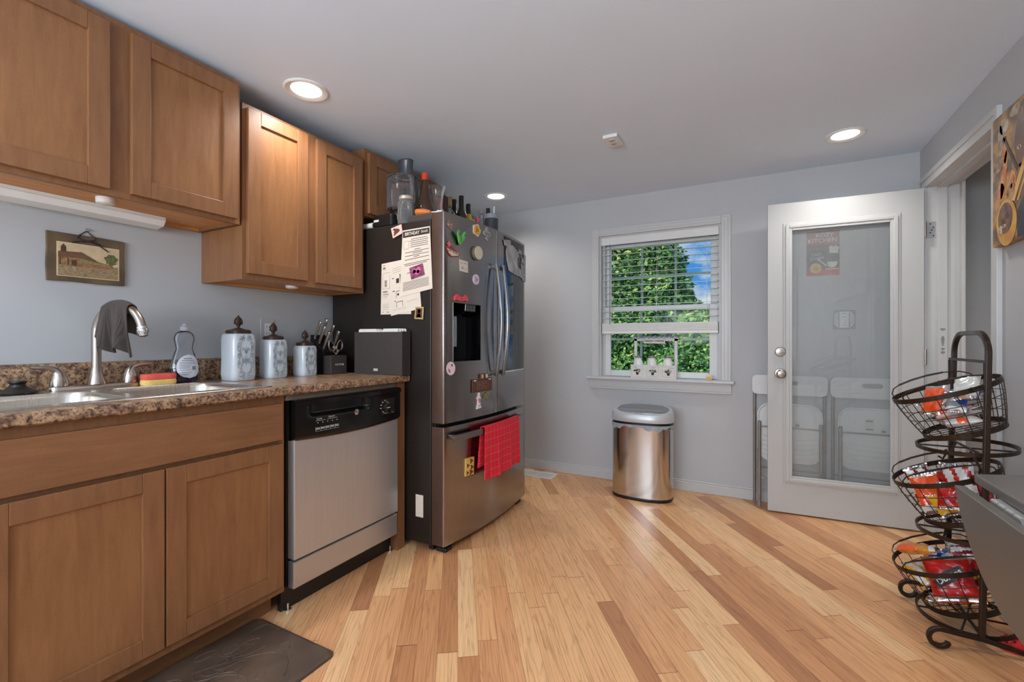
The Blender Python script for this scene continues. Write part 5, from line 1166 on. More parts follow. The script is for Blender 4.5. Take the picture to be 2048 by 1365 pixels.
# ================================================================== WINDOW BLIND AND SILL
t = thing('window_blind', 'white wide slat blind raised above the lower part of the window', 'blind', (-.645, 3.555, 1.9))
build('headrail', B().box(-1.068, -.222, 3.528, 3.582, 1.862, 1.902), 'white', t, bevel=.003)
build('valance', B().box(-1.07, -.22, 3.527-.004, 3.528, 1.845, 1.902), 'white', t)
SL = pm('blind_slat', S(226, 226, 222), .45, var=.012)
b = B()
for i in range(12):
    z = 1.822-i*.0497
    for dz in (0,):
        b.loft([[(x, 3.53, z-.0035), (x, 3.555, z+.0005), (x, 3.58, z+.001), (x, 3.58, z-.0015), (x, 3.555, z-.002), (x, 3.53, z-.006)] for x in (-1.066, -.224)])
for i in range(9): b.box(-1.066, -.224, 3.53, 3.58, 1.170+i*.0066, 1.1758+i*.0066)
build('slats', b, SL, t)
build('bottom_rail', B().box(-1.068, -.222, 3.528, 3.582, 1.146, 1.169), 'white', t, bevel=.004)
b = B()
for x in (-.99, -.645, -.30):
    for y in (3.5288, 3.5815): b.tube([(x, y, 1.87), (x, y, 1.17)], .0009, 5)
    for i in range(3): b.tube([(x-.012+.006*i, 3.528, 1.235-.02*i), (x+.006, 3.524, 1.215-.015*i), (x-.008+.01*i, 3.526, 1.19)], .0012, 5)
build('ladder_cord', b, 'white', t)
b = B(); b.tube([(-1.0, 3.524, 1.855), (-1.002, 3.524, 1.22)], .0022, 6); build('tilt_wand', b, pm('brown_wand', S(96, 84, 72), .4), t, smooth=True)
# herb stand
t = thing('herb_planter', 'white wooden FRESH HERBS stand with plant pictures on the window stool', 'planter', (-.663, 3.505, .81))
hx0, hx1, hy0, hy1 = -.827, -.499, 3.474, 3.535
b = B(); b.box(hx0, hx1, hy0, hy0+.006, .8102, .91); b.box(hx0, hx1, hy1-.006, hy1, .8102, .91); b.box(hx0, hx0+.006, hy0+.006, hy1-.006, .8102, .91); b.box(hx1-.006, hx1, hy0+.006, hy1-.006, .8102, .91); b.box(hx0+.006, hx1-.006, hy0+.006, hy1-.006, .8102, .818)
HW = pm('whitewashed_wood', S(222, 220, 216), .6, var=.05, scale=12, stretch=(1, 1, 6))
bx = build('trough', b, HW, t)
b = B(); b.box(-.812, -.792, 3.53, 3.542, .812, 1.108); b.box(-.518, -.498, 3.53, 3.542, .812, 1.108); b.box(-.812, -.498, 3.53, 3.542, 1.09, 1.11); build('post', b, HW, t)
b = B(); k_ = 40
rs = [[(-.818+.33*i/k_, yy, 1.112+.005*math.sin(i*1.4)+dz+zz) for dz in (0, .0025)] for i in range(k_+1) for yy, zz in ((3.512, 0),)]
for i in range(k_):
    x0, x1 = -.818+.33*i/k_, -.818+.33*(i+1)/k_; h0, h1 = .005*math.sin(i*1.4), .005*math.sin((i+1)*1.4)
    b.loft([[(x0, 3.505, 1.112+h0), (x1, 3.505, 1.112+h1), (x1, 3.505, 1.1145+h1), (x0, 3.505, 1.1145+h0)], [(x0, 3.55, 1.128+h0), (x1, 3.55, 1.128+h1), (x1, 3.55, 1.1305+h1), (x0, 3.55, 1.1305+h0)]])
build('corrugated_roof', b, pm('galvanised', S(170, 172, 172), .35, .6), t)
sg = build('sign', B().box(-.735, -.583, 3.515, 3.519, 1.072, 1.106), HW, t)
build('lettering', B().text('FRESH HERBS', (-.659, 3.5149, 1.089), (1, 0, 0), (0, 0, 1), .021, width=.14, bold=.02), 'ink', sg)
for i in range(3):
    cx = -.777+i*.112
    b = B(); 
    for z in (.822, .898): b.box(cx-.042, cx+.042, hy0-.0004, hy0, z, z+.001)
    for x in (cx-.042, cx+.041): b.box(x, x+.001, hy0-.0004, hy0, .822, .899)
    b.box(cx-.028+.018*i, cx+.0+.018*i, hy0-.0004, hy0, .889, .8925); build('panel_line', b, 'grey', bx)
    rd = random.Random(i); b = B()
    for _ in range(26):
        a = rd.uniform(.1, 3.04); r = rd.uniform(.006, .026); c = (cx+r*math.cos(a)*1.1, .857+r*math.sin(a)*.95); s_ = rd.uniform(.003, .0055); q = rd.uniform(0, 3)
        b.prism([(c[0]+s_*math.cos(q+k*1.57)*(1.4 if k % 2 else .7), hy0, c[1]+s_*math.sin(q+k*1.57)*(1.4 if k % 2 else .7)) for k in range(4)], (0, -.0006, 0))
    build('painted_herb', b, pm('herb_green', S(84, 92, 40), .6, c2=S(128, 130, 70), scale=120) if i == 0 else bpy.data.materials['herb_green'], bx)
    build('painted_pot', B().prism([(cx-.011, hy0, .856), (cx+.011, hy0, .856), (cx+.008, hy0, .836), (cx-.008, hy0, .836)], (0, -.0006, 0)), 'ink', bx)
JW = pm('white_glazed_jar', S(232, 232, 230), .25, var=.01)
for i, lb in enumerate(('left', 'middle', 'right')):
    x = -.777+i*.101+(.012 if i == 2 else 0); y = 3.5045
    t = thing('herb_jar', 'white milk can jar, %s one of three in the herb stand' % lb, 'jar', (x, y, .8182), group='white jars in the herb stand')
    build('jar_body', B().lathe([(.022, .8184), (.0235, .822), (.0235, .9), (.0235, .915), (.034*.68, .925), (.021, .935), (.016, .952), (.0165, .956), (.018, .962)], (x, y, 0), 24, sx=1.5, sy=1.0), JW, t, smooth=True)
    build('collar', B().lathe([(.0163, .953), (.0163, .968), (.021, .972), (.021, .975), (.001, .976)], (x, y, 0), 24, sx=1.4), pm('grey_collar', S(150, 144, 140), .4, .3) if i == 0 else bpy.data.materials['grey_collar'], t, smooth=True)
t = thing('wax_melt', 'small round orange centred disc standing at the right end of the stool', 'disc', (-.277, 3.488, .81))
build('rim', B().lathe([(.02, 0), (.021, .01), (.019, .014)], (-.28, 3.498, .8315), 24, axis='y'), 'white', t, smooth=True)
build('centre', B().lathe([(.0165, .0), (.0165, .003), (.001, .004)], (-.28, 3.4835, .8315), 24, axis='y'), pm('amber', S(226, 164, 66), .3), t, smooth=True)
# ================================================================== BACK WALL: POSTER, SWITCH
t = thing('kitchen_poster', 'KOZY KITCHEN poster on the back wall seen through the door glass', 'poster', (.391, YB, 1.654))
px0, px1, pz0, pz1 = .303, .479, 1.512, 1.796; PW, PH = px1-px0, pz1-pz0
sh = build('sheet', B().box(px0, px1, YB-.004, YB, pz0, pz1), pm('poster_black', S(44, 42, 42), .55), t)
def pq(nm, polys, m, d=.0005): 
    b = B()
    for p in polys: b.prism([(px0+u*PW, YB-.004-d+.0004, pz0+v*PH) for u, v in p], (0, -.0004, 0))
    return build(nm, b, m, sh)
pq('red_header', [[(0, .68), (1, .68), (1, 1), (0, 1)]], pm('poster_red', S(150, 58, 48), .55))
pq('dark_band', [[(.05, .57), (.66, .57), (.66, .65), (.05, .65)]], 'brown')
pq('red_counter', [[(0, 0), (1, 0), (1, .15), (0, .13)]], 'red')
pq('yellow_circle', [[(.28+.18*math.cos(a), .17+.115*math.sin(a)) for a in [R(i*12) for i in range(30)]]], 'yellow', .001)
pq('circle_lines', [[(.2, .2-.035*i), (.36, .2-.035*i), (.36, .19-.035*i), (.2, .19-.035*i)] for i in range(3)], 'brown', .0014)
pq('chef_hat', [[(.68, .5), (.96, .48), (.96, .56), (1.0, .6), (.94, .64), (.88, .66), (.82, .63), (.76, .67), (.68, .64), (.7, .56)]], 'offwhite', .001)
pq('mixing_bowl', [[(.62, .3), (.95, .3), (.9, .2), (.82, .17), (.74, .17), (.66, .2)], [(.58, .13), (.98, .13), (.98, .15), (.58, .15)]], 'offwhite', .001)
pq('spoon', [[(.36, .37), (.4, .35), (.62, .23), (.6, .2), (.38, .33)], [(.40+.035*math.cos(a)-.02, .36+.03*math.sin(a)) for a in [R(i*36) for i in range(10)]]], 'offwhite', .0014)
b = B(); pl_ = lambda u, v: (px0+u*PW, YB-.0046, pz0+v*PH)
b.text('KOZY', pl_(.55, .905), (1, 0, 0), (0, 0, 1), .034, width=.095, bold=.02); b.text('KITCHEN', pl_(.48, .79), (1, 0, 0), (0, 0, 1), .036, width=.155, bold=.02)
b.text("Chef's", pl_(.3, .475), (1, 0, .15), (-.15, 0, 1), .028, width=.055); b.text('Surprise', pl_(.32, .4), (1, 0, .15), (-.15, 0, 1), .028, width=.075)
build('lettering', b, 'offwhite', sh)
t = thing('light_switch', 'white switch in a black edged ornate plate on the back wall behind the door glass', 'switch', (.5025, YB, 1.225))
pl = build('cover_plate', B().box(.447, .558, YB-.005, YB, 1.168, 1.283), pm('plate_grey', S(176, 178, 176), .4, .3), t, bevel=.003)
b = B()
for x0, x1, z0, z1 in ((.447, .558, 1.279, 1.283), (.447, .558, 1.168, 1.171), (.447, .449, 1.171, 1.279), (.556, .558, 1.171, 1.279), (.474, .476, 1.171, 1.279), (.529, .531, 1.171, 1.279)): b.box(x0, x1, YB-.0062, YB-.005, z0, z1)
for sx in (-1, 1):
    for sz in (-1, 1): b.tube([(.5025+sx*.052, YB-.0058, 1.2255+sz*.035), (.5025+sx*.045, YB-.0058, 1.2255+sz*.045), (.5025+sx*.036, YB-.0058, 1.2255+sz*.052)], .0022, 5)
build('scrollwork', b, 'black', pl)
rk = build('rocker', B().box(.48, .525, YB-.008, YB-.005, 1.176, 1.274), 'white', t, bevel=.001)
build('toggle', B().box(.506, .512, YB-.016, YB-.008, 1.2, 1.222), 'offwhite', t)
b = B(); 
for z in (1.262, 1.24, 1.19): b.box(.49, .515, YB-.0085, YB-.008, z, z+.003)
build('detail', b, 'grey', rk)
# ================================================================== FOLDING CHAIRS behind the door
PLW = pm('chair_plastic', S(222, 222, 222), .45, var=.012); TUB = pm('chair_tube_grey', S(150, 144, 138), .35, .5)
def fold_chair(label, x0, x1):
    t = thing('folding_chair', label, 'chair', ((x0+x1)/2, 3.47, 0), group='folded white chairs')
    w = x1-x0; cx = (x0+x1)/2
    def rr_(xa, xb, za, zb, r): return [(x, y_) for x, y_, _ in rrect(xa, xb, za, zb, r, 0, 5)]
    bm = bmesh.new(); es = []
    for lp in (rr_(x0, x1, .735, .863, .03), rr_(cx-.05, cx+.05, .8, .828, .013)):
        vs_ = [bm.verts.new((x, 3.488, z)) for x, z in lp]; es += [bm.edges.new((vs_[i], vs_[(i+1) % len(vs_)])) for i in range(len(vs_))]
    bmesh.ops.triangle_fill(bm, use_beauty=True, edges=es); bm.verts.index_update()
    b = B().add([v.co[:] for v in bm.verts], [[v.index for v in f.verts] for f in bm.faces]); bm.free()
    build('backrest', b, PLW, t, solid=.018, recalc=True)
    sx0, sx1 = x0+.038, x1-.038
    pts = [(x, z) for x, z in rr_(sx0, sx1, .30, .675, .07)]
    b = B().prism([(x, 3.436, z) for x, z in pts], (0, .018, 0))
    st = build('seat', b, PLW, t, bevel=.004)
    b = B()
    for i in range(5):
        z = .47-.03*i; b.tube([(sx0+.012, 3.4345, z), (cx-.1, 3.4335, z-.014), (cx, 3.433, z-.018), (cx+.1, 3.4335, z-.014), (sx1-.012, 3.4345, z)], .0035, 6)
    build('rib', b, PLW, st, smooth=True)
    b = B(); b.tube([(sx0-.003, 3.43, .38), (sx0-.003, 3.43, .6)]+[(sx0+.06-.063*math.cos(R(a)), 3.43, .6+.078*math.sin(R(a))) for a in range(10, 90, 10)]+[(cx, 3.43, .68)]+[(sx1-.06+.063*math.cos(R(a)), 3.43, .6+.078*math.sin(R(a))) for a in range(80, 0, -10)]+[(sx1+.003, 3.43, .6), (sx1+.003, 3.43, .38)], .006, 8)
    build('seat_rim', b, PLW, st, smooth=True)
    b = B(); b.box(cx-.045, cx-.0, 3.4352, 3.436, .545, .62); b.box(cx+.03, cx+.06, 3.4352, 3.436, .53, .57); build('sticker', b, 'offwhite', st)
    b = B(); b.box(cx-.04, cx-.005, 3.4346, 3.4352, .6, .612); b.box(cx-.04, cx-.005, 3.4346, 3.4352, .55, .56); b.box(cx+.035, cx+.055, 3.4346, 3.4352, .54, .555); build('sticker_print', b, 'grey', st)
    for xa in (x0+.014, x1-.014):
        b = B(); b.tube([(xa, 3.507, .012), (xa, 3.506, .5), (xa, 3.505, .76)], .0095, 10); build('leg', b, TUB, t, smooth=True)
    for xa in (x0+.042, x1-.042):
        b = B(); b.tube([(xa, 3.415, .015), (xa, 3.417, .3), (xa, 3.42, .56), (xa, 3.42, .565)], [.0115, .0115, .0115, .006], 10); build('leg', b, TUB, t, smooth=True)
        b = B(); b.lathe([(.0125, .001), (.0125, .02), (.0105, .024)], (xa, 3.415, 0), 10); build('foot_cap', b, 'grey', t)
    for xa in (x0+.014, x1-.014):
        b = B(); b.lathe([(.0105, .001), (.0105, .02)], (xa, 3.507, 0), 10); build('foot_cap', b, 'grey', t)
    b = B(); b.tube([(x0+.042, 3.415, .19), (x1-.042, 3.415, .19)], .005, 8); b.tube([(x0+.042, 3.419, .53), (x1-.042, 3.419, .53)], .005, 8); b.tube([(x0+.014, 3.507, .24), (x1-.014, 3.507, .24)], .005, 8); build('stretcher', b, TUB, t, smooth=True)
fold_chair('folded white folding chair, left one, sticking out past the free edge of the door', -.011, .412)
fold_chair('folded white folding chair, right one, fully behind the door glass', .427, .848)
# ================================================================== TRASH CAN
tx, ty = -.694, 3.262
t = thing('trash_can', 'oval stainless trash can with a sensor lid under the window', 'trash can', (tx, ty, 0))
def el(kx, ky, z, e=2.7, n=48, dz=None):
    p = []
    for i in range(n):
        a = 2*math.pi*i/n; ca, sa = math.cos(a), math.sin(a); x = kx*math.copysign(abs(ca)**(2/e), ca); y = ky*math.copysign(abs(sa)**(2/e), sa)
        p.append((tx+x, ty+y, z+(dz(y) if dz else 0)))
    return p
RX, RY = .205, .128
build('base_ring', B().loft([el(RX*.98, RY*.98, 0), el(RX*1.005, RY*1.005, .004), el(RX*1.005, RY*1.005, .022), el(RX*.98, RY*.98, .026)]), 'black', t, smooth=True)
b = B(); b.loft([el(RX, RY, .0225), el(RX, RY, .2), el(RX, RY, .4), el(RX, RY, .515)], cap=False); body = build('body', b, brushed('polished_stainless', (.6, .59, .58), .17, (60, 60, 1), .04), t, smooth=True)
rd = random.Random(3); b = B()
def skirt(u, v):
    i = u*96; a = 2*math.pi*u; ca, sa = math.cos(a), math.sin(a); k = 1.012+.012*v+.006*math.sin(a*13)*v; e = 2.7
    x = RX*k*math.copysign(abs(ca)**(2/e), ca); y = RY*k*math.copysign(abs(sa)**(2/e), sa)
    return (tx+x, ty+y, .518-(.026+.012*math.sin(a*5+1)+.006*math.sin(a*17))*v)
b.grid(skirt, 120, 4); build('liner_bag', b, pm('grey_liner', S(150, 158, 162), .35, var=.15, scale=30, bump=.5), t, smooth=True, recalc=False)
build('lid_gap', B().loft([el(RX*.99, RY*.99, .512), el(RX*.99, RY*.99, .536)]), 'black', t, smooth=True)
sl = lambda y: .045*(y+RY)/(2*RY)
b = B(); b.loft([el(RX*1.02, RY*1.02, .534), el(RX*1.03, RY*1.03, .545), el(RX*1.02, RY*1.02, .566, dz=sl), el(RX*.97, RY*.97, .586, dz=sl), el(RX*.9, RY*.88, .59, dz=sl), el(RX*.86, RY*.82, .583, dz=sl)])
build('lid_rim', b, pm('silver_plastic', S(196, 198, 200), .32, .25, var=.02), t, smooth=True)
def off(p, dy): return [(x, y+dy, z) for x, y, z in p]
b = B(); b.loft([off(el(RX*.84, RY*.72, .585, dz=sl), .012), off(el(RX*.84, RY*.72, .592, dz=sl), .012), off(el(RX*.78, RY*.66, .596, dz=sl), .012), off(el(RX*.3, RY*.25, .599, dz=sl), .012)])
build('flap', b, brushed('lid_steel', (.5, .5, .5), .28, (2, 60, 60), .04), t, smooth=True)
b = B(); b.lathe([(.03, .587), (.03, .592), (.022, .594)], (tx-.005, ty-RY*.82, 0), 20, sx=1.1, sy=.28); build('sensor', b, pm('sensor_grey', S(130, 132, 134), .3), t, smooth=True)
# ================================================================== THREE TIER BASKET STAND
t = thing('basket_stand', 'dark bronze three tier wire basket stand on scroll feet by the doorway', 'basket stand', (.69, 2.34, 0))
SY = 2.3425
def stand_rail(yf, yp, yb):
    pts = []
    cx, cz, r = .583, .040, .033
    for i in range(15):
        a = R(-20-i*17.5); rr = r*(.62+.38*min(1, i/7)); pts.append((cx+rr*math.cos(a), yf, cz+rr*math.sin(a)))
    pts += [(.62, yf+.006, .068), (.70, yp, .052), (.78, (yp+yb)/2, .036), (.845, yb, .018), (.852, yb, .010)]
    b = B(); b.tube(pts, 0, rect=(.0075, .0075)); return b
for yf, yp, yb in ((2.13, 2.165, 2.185), (2.49, 2.52, 2.535)):
    build('foot_rail', stand_rail(yf, yp, yb), 'bronze', t, bevel=.002)
A0, A1 = Vector((.70, 2.165, .05)), Vector((.7165, 2.165, 1.04)); C0, C1 = Vector((.708, 2.52, .05)), Vector((.731, 2.52, 1.04))
pts = [A0, A0.lerp(A1, .5), A1]
for i in range(1, 9):
    a = R(i*11.25); pts.append(Vector((.717, 2.165+.085*(1-math.cos(a)), 1.04+.08*math.sin(a))))
for i in range(8, 0, -1):
    a = R(i*11.25); pts.append(Vector((.731, 2.52-.085*(1-math.cos(a)), 1.04+.08*math.sin(a))))
pts += [C1, C0.lerp(C1, .5), C0]
b = B(); b.tube(pts, 0, rect=(.0085, .0085), up=(1, 0, 0)); build('post_arch', b, 'bronze', t, bevel=.003)
b = B(); b.box(.711, .721, 2.172, 2.512, 1.012, 1.022); build('crossbar', b, 'bronze', t)
b = B()
for yy, s in ((2.18, 1), (2.505, -1)): b.tube([(.712, yy, 1.012), (.712, yy, .94), (.706, yy, .922), (.69, yy+s*.004, .914), (.676, yy+s*.004, .924)], .004, 6)
for zc in (.577, .25):
    for yy, s in ((2.18, 1), (2.505, -1)): b.tube([(.706, yy-s*.014, zc+.06), (.70, yy, zc+.062), (.698, yy, zc+.04), (.69, yy+s*.004, zc+.025), (.676, yy+s*.004, zc+.035)], .004, 6)
build('hook', b, 'bronze', t, smooth=True)
for z in (.688, .37, .049):
    b = B(); b.tube([(.71+.138*math.cos(a), SY+.158*math.sin(a), z+.012*math.cos(a)) for a in [R(i*9) for i in range(40)]], 0, closed=True, rect=(.007, .003)); b.box(.706, .714, SY-.157, SY+.157, z-.003, z+.003); b.box(.575, .845, SY-.003, SY+.003, z-.008, z-.003)
    build('shelf_ring', b, 'bronze', t)
for q_, r_ in [([(.64, 2.15, .062), (.79, 2.53, .036)], .0035), ([(.735, 2.178, .045), (.65, 2.5, .06)], .0035), ([(.70, 2.173, .06), (.708, 2.512, .06)], .005)]+[([(.706, 2.173, z-.06), (.70, 2.26, z-.004)], .004) for z in (.688, .37)]+[([(.715, 2.512, z-.06), (.71, 2.43, z-.004)], .004) for z in (.688, .37)]:
    b = B(); b.tube(q_, r_, 6); build('brace', b, 'bronze', t, smooth=True)
TL = R(20); EX = Vector((math.cos(TL), 0, math.sin(TL))); EY = Vector((0, 1, 0)); EN = Vector((-math.sin(TL), 0, math.cos(TL)))
DEP = .157
def bas(c, a, f, r0=None):
    """point on the basket wall; f 0 rim .. 1 bottom"""
    rx = .163+(.121-.163)*max(0, f)**1.3; ry = .150+(.119-.150)*max(0, f)**1.3
    return c-EN*DEP*f+EX*rx*math.cos(a)+EY*ry*math.sin(a)
def basket(zc, label):
    c = Vector((.652, SY, zc)); k = thing('wire_basket', label, 'basket', tuple(c), group='wire baskets on the stand')
    A = [R(i*7.5) for i in range(48)]
    b = B(); rs = []
    for a in A:
        p = bas(c, a, 0); o_ = (EX*math.cos(a)+EY*math.sin(a)); rs.append([p+EN*.009+o_*.0015, p+EN*.009-o_*.0015, p-EN*.009-o_*.0015, p-EN*.009+o_*.0015])
    b.loft(rs, loop=True); build('rim_band', b, 'bronze', k)
    b = B(); rs = []
    for a in A:
        p = bas(c, a, 1); o_ = (EX*math.cos(a)+EY*math.sin(a)); rs.append([p+EN*.01+o_*.0015, p+EN*.01-o_*.0015, p-EN*.01-o_*.0015, p-EN*.01+o_*.0015])
    b.loft(rs, loop=True); build('base_band', b, 'bronze', k)
    b = B()
    for i in range(18):
        a = R(i*20+6); b.tube([bas(c, a, -.05), bas(c, a, .1), bas(c, a, .35), bas(c, a, .65), bas(c, a, 1.0)], .0016, 5)
    for f in (.3, .53, .76): b.tube([bas(c, a, f) for a in A], .0014, 5, closed=True)
    for i in range(-3, 4):
        q = i*.033; h = math.sqrt(1-(q/.12)**2)*.118; p = c-EN*DEP
        b.tube([p+EX*q-EY*h, p+EX*q+EY*h], .0014, 5); b.tube([p+EY*q-EX*h, p+EY*q+EX*h], .0014, 5)
    build('wire_mesh', b, 'bronze', k)
    for s in (-1, 1):
        p0, p1 = bas(c, R(150*s), 0), bas(c, R(40*s), 0); up = EN; inn = -EY*s
        def hp(f, h, i_): return p0.lerp(p1, f)+up*h+EY*s*i_
        l_ = [hp(0, -.01, 0), hp(-.02, .018, .002), hp(.03, .034, .012), hp(.12, .042, .02), hp(.3, .048, .028), hp(.5, .05, .03), hp(.7, .047, .026), hp(.88, .036, .014), hp(.97, .02, .006), hp(1.0, .0, .0)]
        b = B(); b.tube(l_, .0024, 6); build('handle', b, 'bronze', k, smooth=True)
        b = B(); g_ = []
        for i in range(60):
            f = .14+.6*i/59; j = min(int(i/59*5), 4); a_ = l_[3].lerp(l_[4], i/59*5-j) if j == 0 else None
            q = [l_[3], l_[4], l_[5], l_[6]]; u = i/59*3; j = min(int(u), 2); p = q[j].lerp(q[j+1], u-j); g_.append(p)
        b.tube(g_, [.0032+.0012*(i % 2) for i in range(60)], 7); build('grip_coil', b, 'bronze', k)
    return c
BC = [basket(.903, 'top wire basket on the stand, filled with snack bags'), basket(.58, 'middle wire basket on the stand, filled with snack bags'), basket(.25, 'bottom wire basket on the stand, filled with snack bags')]
# ------------------------------------------------------------------ snack bags
FOIL = brushed('silver_foil', (.72, .72, .72), .22, (6, 6, 6), .05)
def bagmat(n, c, c2=None): return pm('bag_'+n, c, .26, c2=c2, var=.08, scale=22, coat=.25, lo=.42, hi=.58)
BM = dict(o=bagmat('orange', S(232, 84, 30)), r=bagmat('red', S(196, 28, 24), S(160, 16, 18)), w=bagmat('white', S(226, 224, 220)), b=bagmat('blue', S(20, 92, 200), S(30, 60, 150)), g=bagmat('grey', S(140, 150, 162)), y=bagmat('yellow', S(230, 172, 30)), a=bagmat('amber', S(204, 118, 34), S(226, 156, 60)), p=bagmat('pinkred', S(206, 60, 74), S(170, 30, 44)), k=bagmat('black', S(26, 22, 26)), m=bagmat('maroon', S(120, 34, 52)), c=bagmat('clear', S(190, 190, 188), S(214, 212, 206)), n=bagmat('navy', S(40, 50, 120)))
from mathutils.bvhtree import BVHTree
PACKED = {}
WORDS = {'white and orange snack bag lying at the front tip of the top basket': 'white and orange striped snack bag low in the middle of the top basket',
    'clear and orange crinkled bag over the front edge of the top basket': 'clear bag with an orange band at the near bottom of the top basket',
    'silver grey bag with red marks low in the middle of the top basket': 'small silver grey bag with red at the near right of the top basket',
    'bright blue bag at the back right of the top basket': 'larger bright blue and navy bag at the right of the top basket',
    'white bag with an orange corner standing at the back of the top basket': 'white bag with an orange end standing at the back of the top basket',
    'narrow orange bag sticking up at the front of the top basket': 'all orange bag standing on top near the front of the top basket',
    'white and red bag lying across the middle of the top basket': 'small white and red bag low behind the orange one in the top basket',
    'white and black bag lying flat at the bottom of the middle basket': 'small white and black bag at the near side of the middle basket',
    'black bag lying flat at the bottom right of the middle basket': 'small black and grey bag at the bottom right of the middle basket',
    'amber packet lying at the bottom right of the lowest basket': 'amber packet in the middle of the lowest basket, above the flat orange one',
    'yellow packet at the bottom back of the lowest basket': 'yellow packet at the back wires of the lowest basket',
    'white bag with maroon stripes and a barcode on top of the lowest basket': 'white bag with maroon stripes on top at the back right of the lowest basket',
    'red bag at the back right rim of the lowest basket': 'small red bag low at the back right of the lowest basket',
    'grey and blue snack bag facing out at the right of the top basket': 'small grey and blue bag leaning in the near middle of the top basket',
    'clear crumpled bag at the back right rim of the top basket': 'clear silver bag leaning highest at the near right of the top basket',
    'dark red bag beside the striped white one in the middle basket': 'small red bag at the near wires of the middle basket',
    'red and orange bag right of the lettered one in the lowest basket': 'red and orange bag at the right end of the lowest basket, behind the lettered one',
    'silver white bag at the far front rim of the middle basket': 'white bag with maroon stripes at the far left of the middle basket'}
NU, NV = 18, 22
def bag(c, dx, dy, dn, w, h, th, rot, tilt, roll, cols, label, text=None, style=0):
    """cols: main, band, patch. rot about the basket axis, tilt/roll lean it; nudged until it touches no wire and no other bag"""
    w *= 1.08; h *= 1.06; th *= 1.15
    rd = random.Random(label); ph = rd.uniform(0, 6)
    base_ = Matrix([[EX[i], EY[i], EN[i], 0] for i in range(3)]+[[0, 0, 0, 1]])
    def loc(sg, u, v):
        a, e = 2*u-1, 2*v-1
        puff = max(0, 1-abs(a)**3)**.6*max(0, 1-abs(e)**2.6)**.7
        x = a*w/2*(1-.07*(1-e*e)); y = e*h/2*(1-.05*(1-a*a))
        n_ = noise.noise(Vector((x*38+ph, y*38, sg*3)))*.008+noise.noise(Vector((x*16+ph, y*70, 5+sg)))*.0035
        z = sg*(puff*th/2+n_*min(1, puff*2))
        if abs(e) > .86: z = .0025*math.sin(a*26+ph)+sg*.0004
        return Vector((x, y, z))
    L_ = [loc(sg, i/NU, j/NV) for sg in (1, -1) for i in range(NU+1) for j in range(NV+1)]
    F_ = [[q+i*(NV+1)+j, q+i*(NV+1)+j+1, q+(i+1)*(NV+1)+j+1, q+(i+1)*(NV+1)+j] for q in (0, (NU+1)*(NV+1)) for i in range(NU) for j in range(NV)]
    others = PACKED.setdefault(tuple(c), []); best = None
    for tr in range(420):
        j = min(1.0, tr/90); k = 1.0 if tr < 40 else 1.0-.5*(tr-40)/380
        g = (lambda s_: rd.uniform(-s_, s_)*j) if tr else (lambda s_: 0.0)
        o_ = c-EN*(DEP-.012)+EX*(dx+g(.05))+EY*(dy+g(.05))+EN*(dn+rd.uniform(-.02, .06)*j*(1 if tr else 0))
        M_ = base_ @ Matrix.Rotation(R(rot+g(40)), 4, 'Z') @ Matrix.Rotation(R(tilt+g(25)), 4, 'X') @ Matrix.Rotation(R(roll+g(15)), 4, 'Y') @ Matrix.Scale(k, 4)
        P_ = [o_+(M_ @ q) for q in L_]
        bad = 0
        for q in P_[::3]:
            d_ = q-c; n_ = d_.dot(EN); f = -n_/DEP
            if f > .95: bad += 3
            if f > -.1:
                f2 = min(1, max(0, f)); rx = .163-.042*f2**1.3-.006; ry = .150-.031*f2**1.3-.006
                if (d_.dot(EX)/rx)**2+(d_.dot(EY)/ry)**2 > 1: bad += 1
        if best is not None and bad*2 >= best[0]: continue
        bv = BVHTree.FromPolygons(P_, F_)
        sc_ = bad*2+sum(len(bv.overlap(x)) for x in others)
        if best is None or sc_ < best[0]: best = (sc_, o_, M_, P_, bv)
        if sc_ == 0: break
    sc_, o_, M_, P_, bv = best; others.append(bv)
    k = thing('snack_bag', WORDS.get(label, label), 'snack bag', tuple(o_), group='snack bags in the baskets')
    def mi(u, v):
        if v < .07 or v > .93: return 3
        if style == 0: return 1 if .55 < v+.16*math.sin(u*5+ph) < .78 else (2 if (u-.5)**2*2.2+(v-.36)**2*1.6 < .04 else 0)
        if style == 1: return 1 if (u+v*.6) % .42 < .16 else 0
        if style == 2: return 1 if v > .5+.2*math.sin(u*4+ph) else (2 if v < .22 else 0)
        return 0
    b = B(); b.v = [tuple(p) for p in P_]; b.f = F_
    b.m = [mi((i+.5)/NU, (j+.5)/NV) if q == 0 else (3 if (j < 2 or j > NV-3) else 0) for q in (0, 1) for i in range(NU) for j in range(NV)]
    pk = build('pouch', b, [BM[x] for x in cols]+[FOIL], k, smooth=True, recalc=False, angle=60)
    if text:
        rt = M_ @ Vector((math.cos(.5), math.sin(.5), 0)); up = M_ @ Vector((-math.sin(.5), math.cos(.5), 0)); nn = (M_.to_3x3() @ Vector((0, 0, 1))).normalized(); rt = (M_.to_3x3() @ Vector((math.cos(.5), math.sin(.5), 0))).normalized(); up = nn.cross(rt)
        pl_ = o_+nn*(th/2*M_.to_scale().x+.0015)
        b = B(); b.prism([pl_+rt*a+up*q for a, q in ((-.05, -.014), (.012, -.02), (.052, -.012), (.05, .016), (0, .022), (-.052, .012))], nn*.0006); pt = build('logo_patch', b, BM['k'], pk)
        b = B(); b.text(text, pl_+nn*.0012, rt, up, .026, width=.088, bold=.03, shear=.15); build('lettering', b, BM['w'], pk)
    return k
T_, M2, B2 = BC
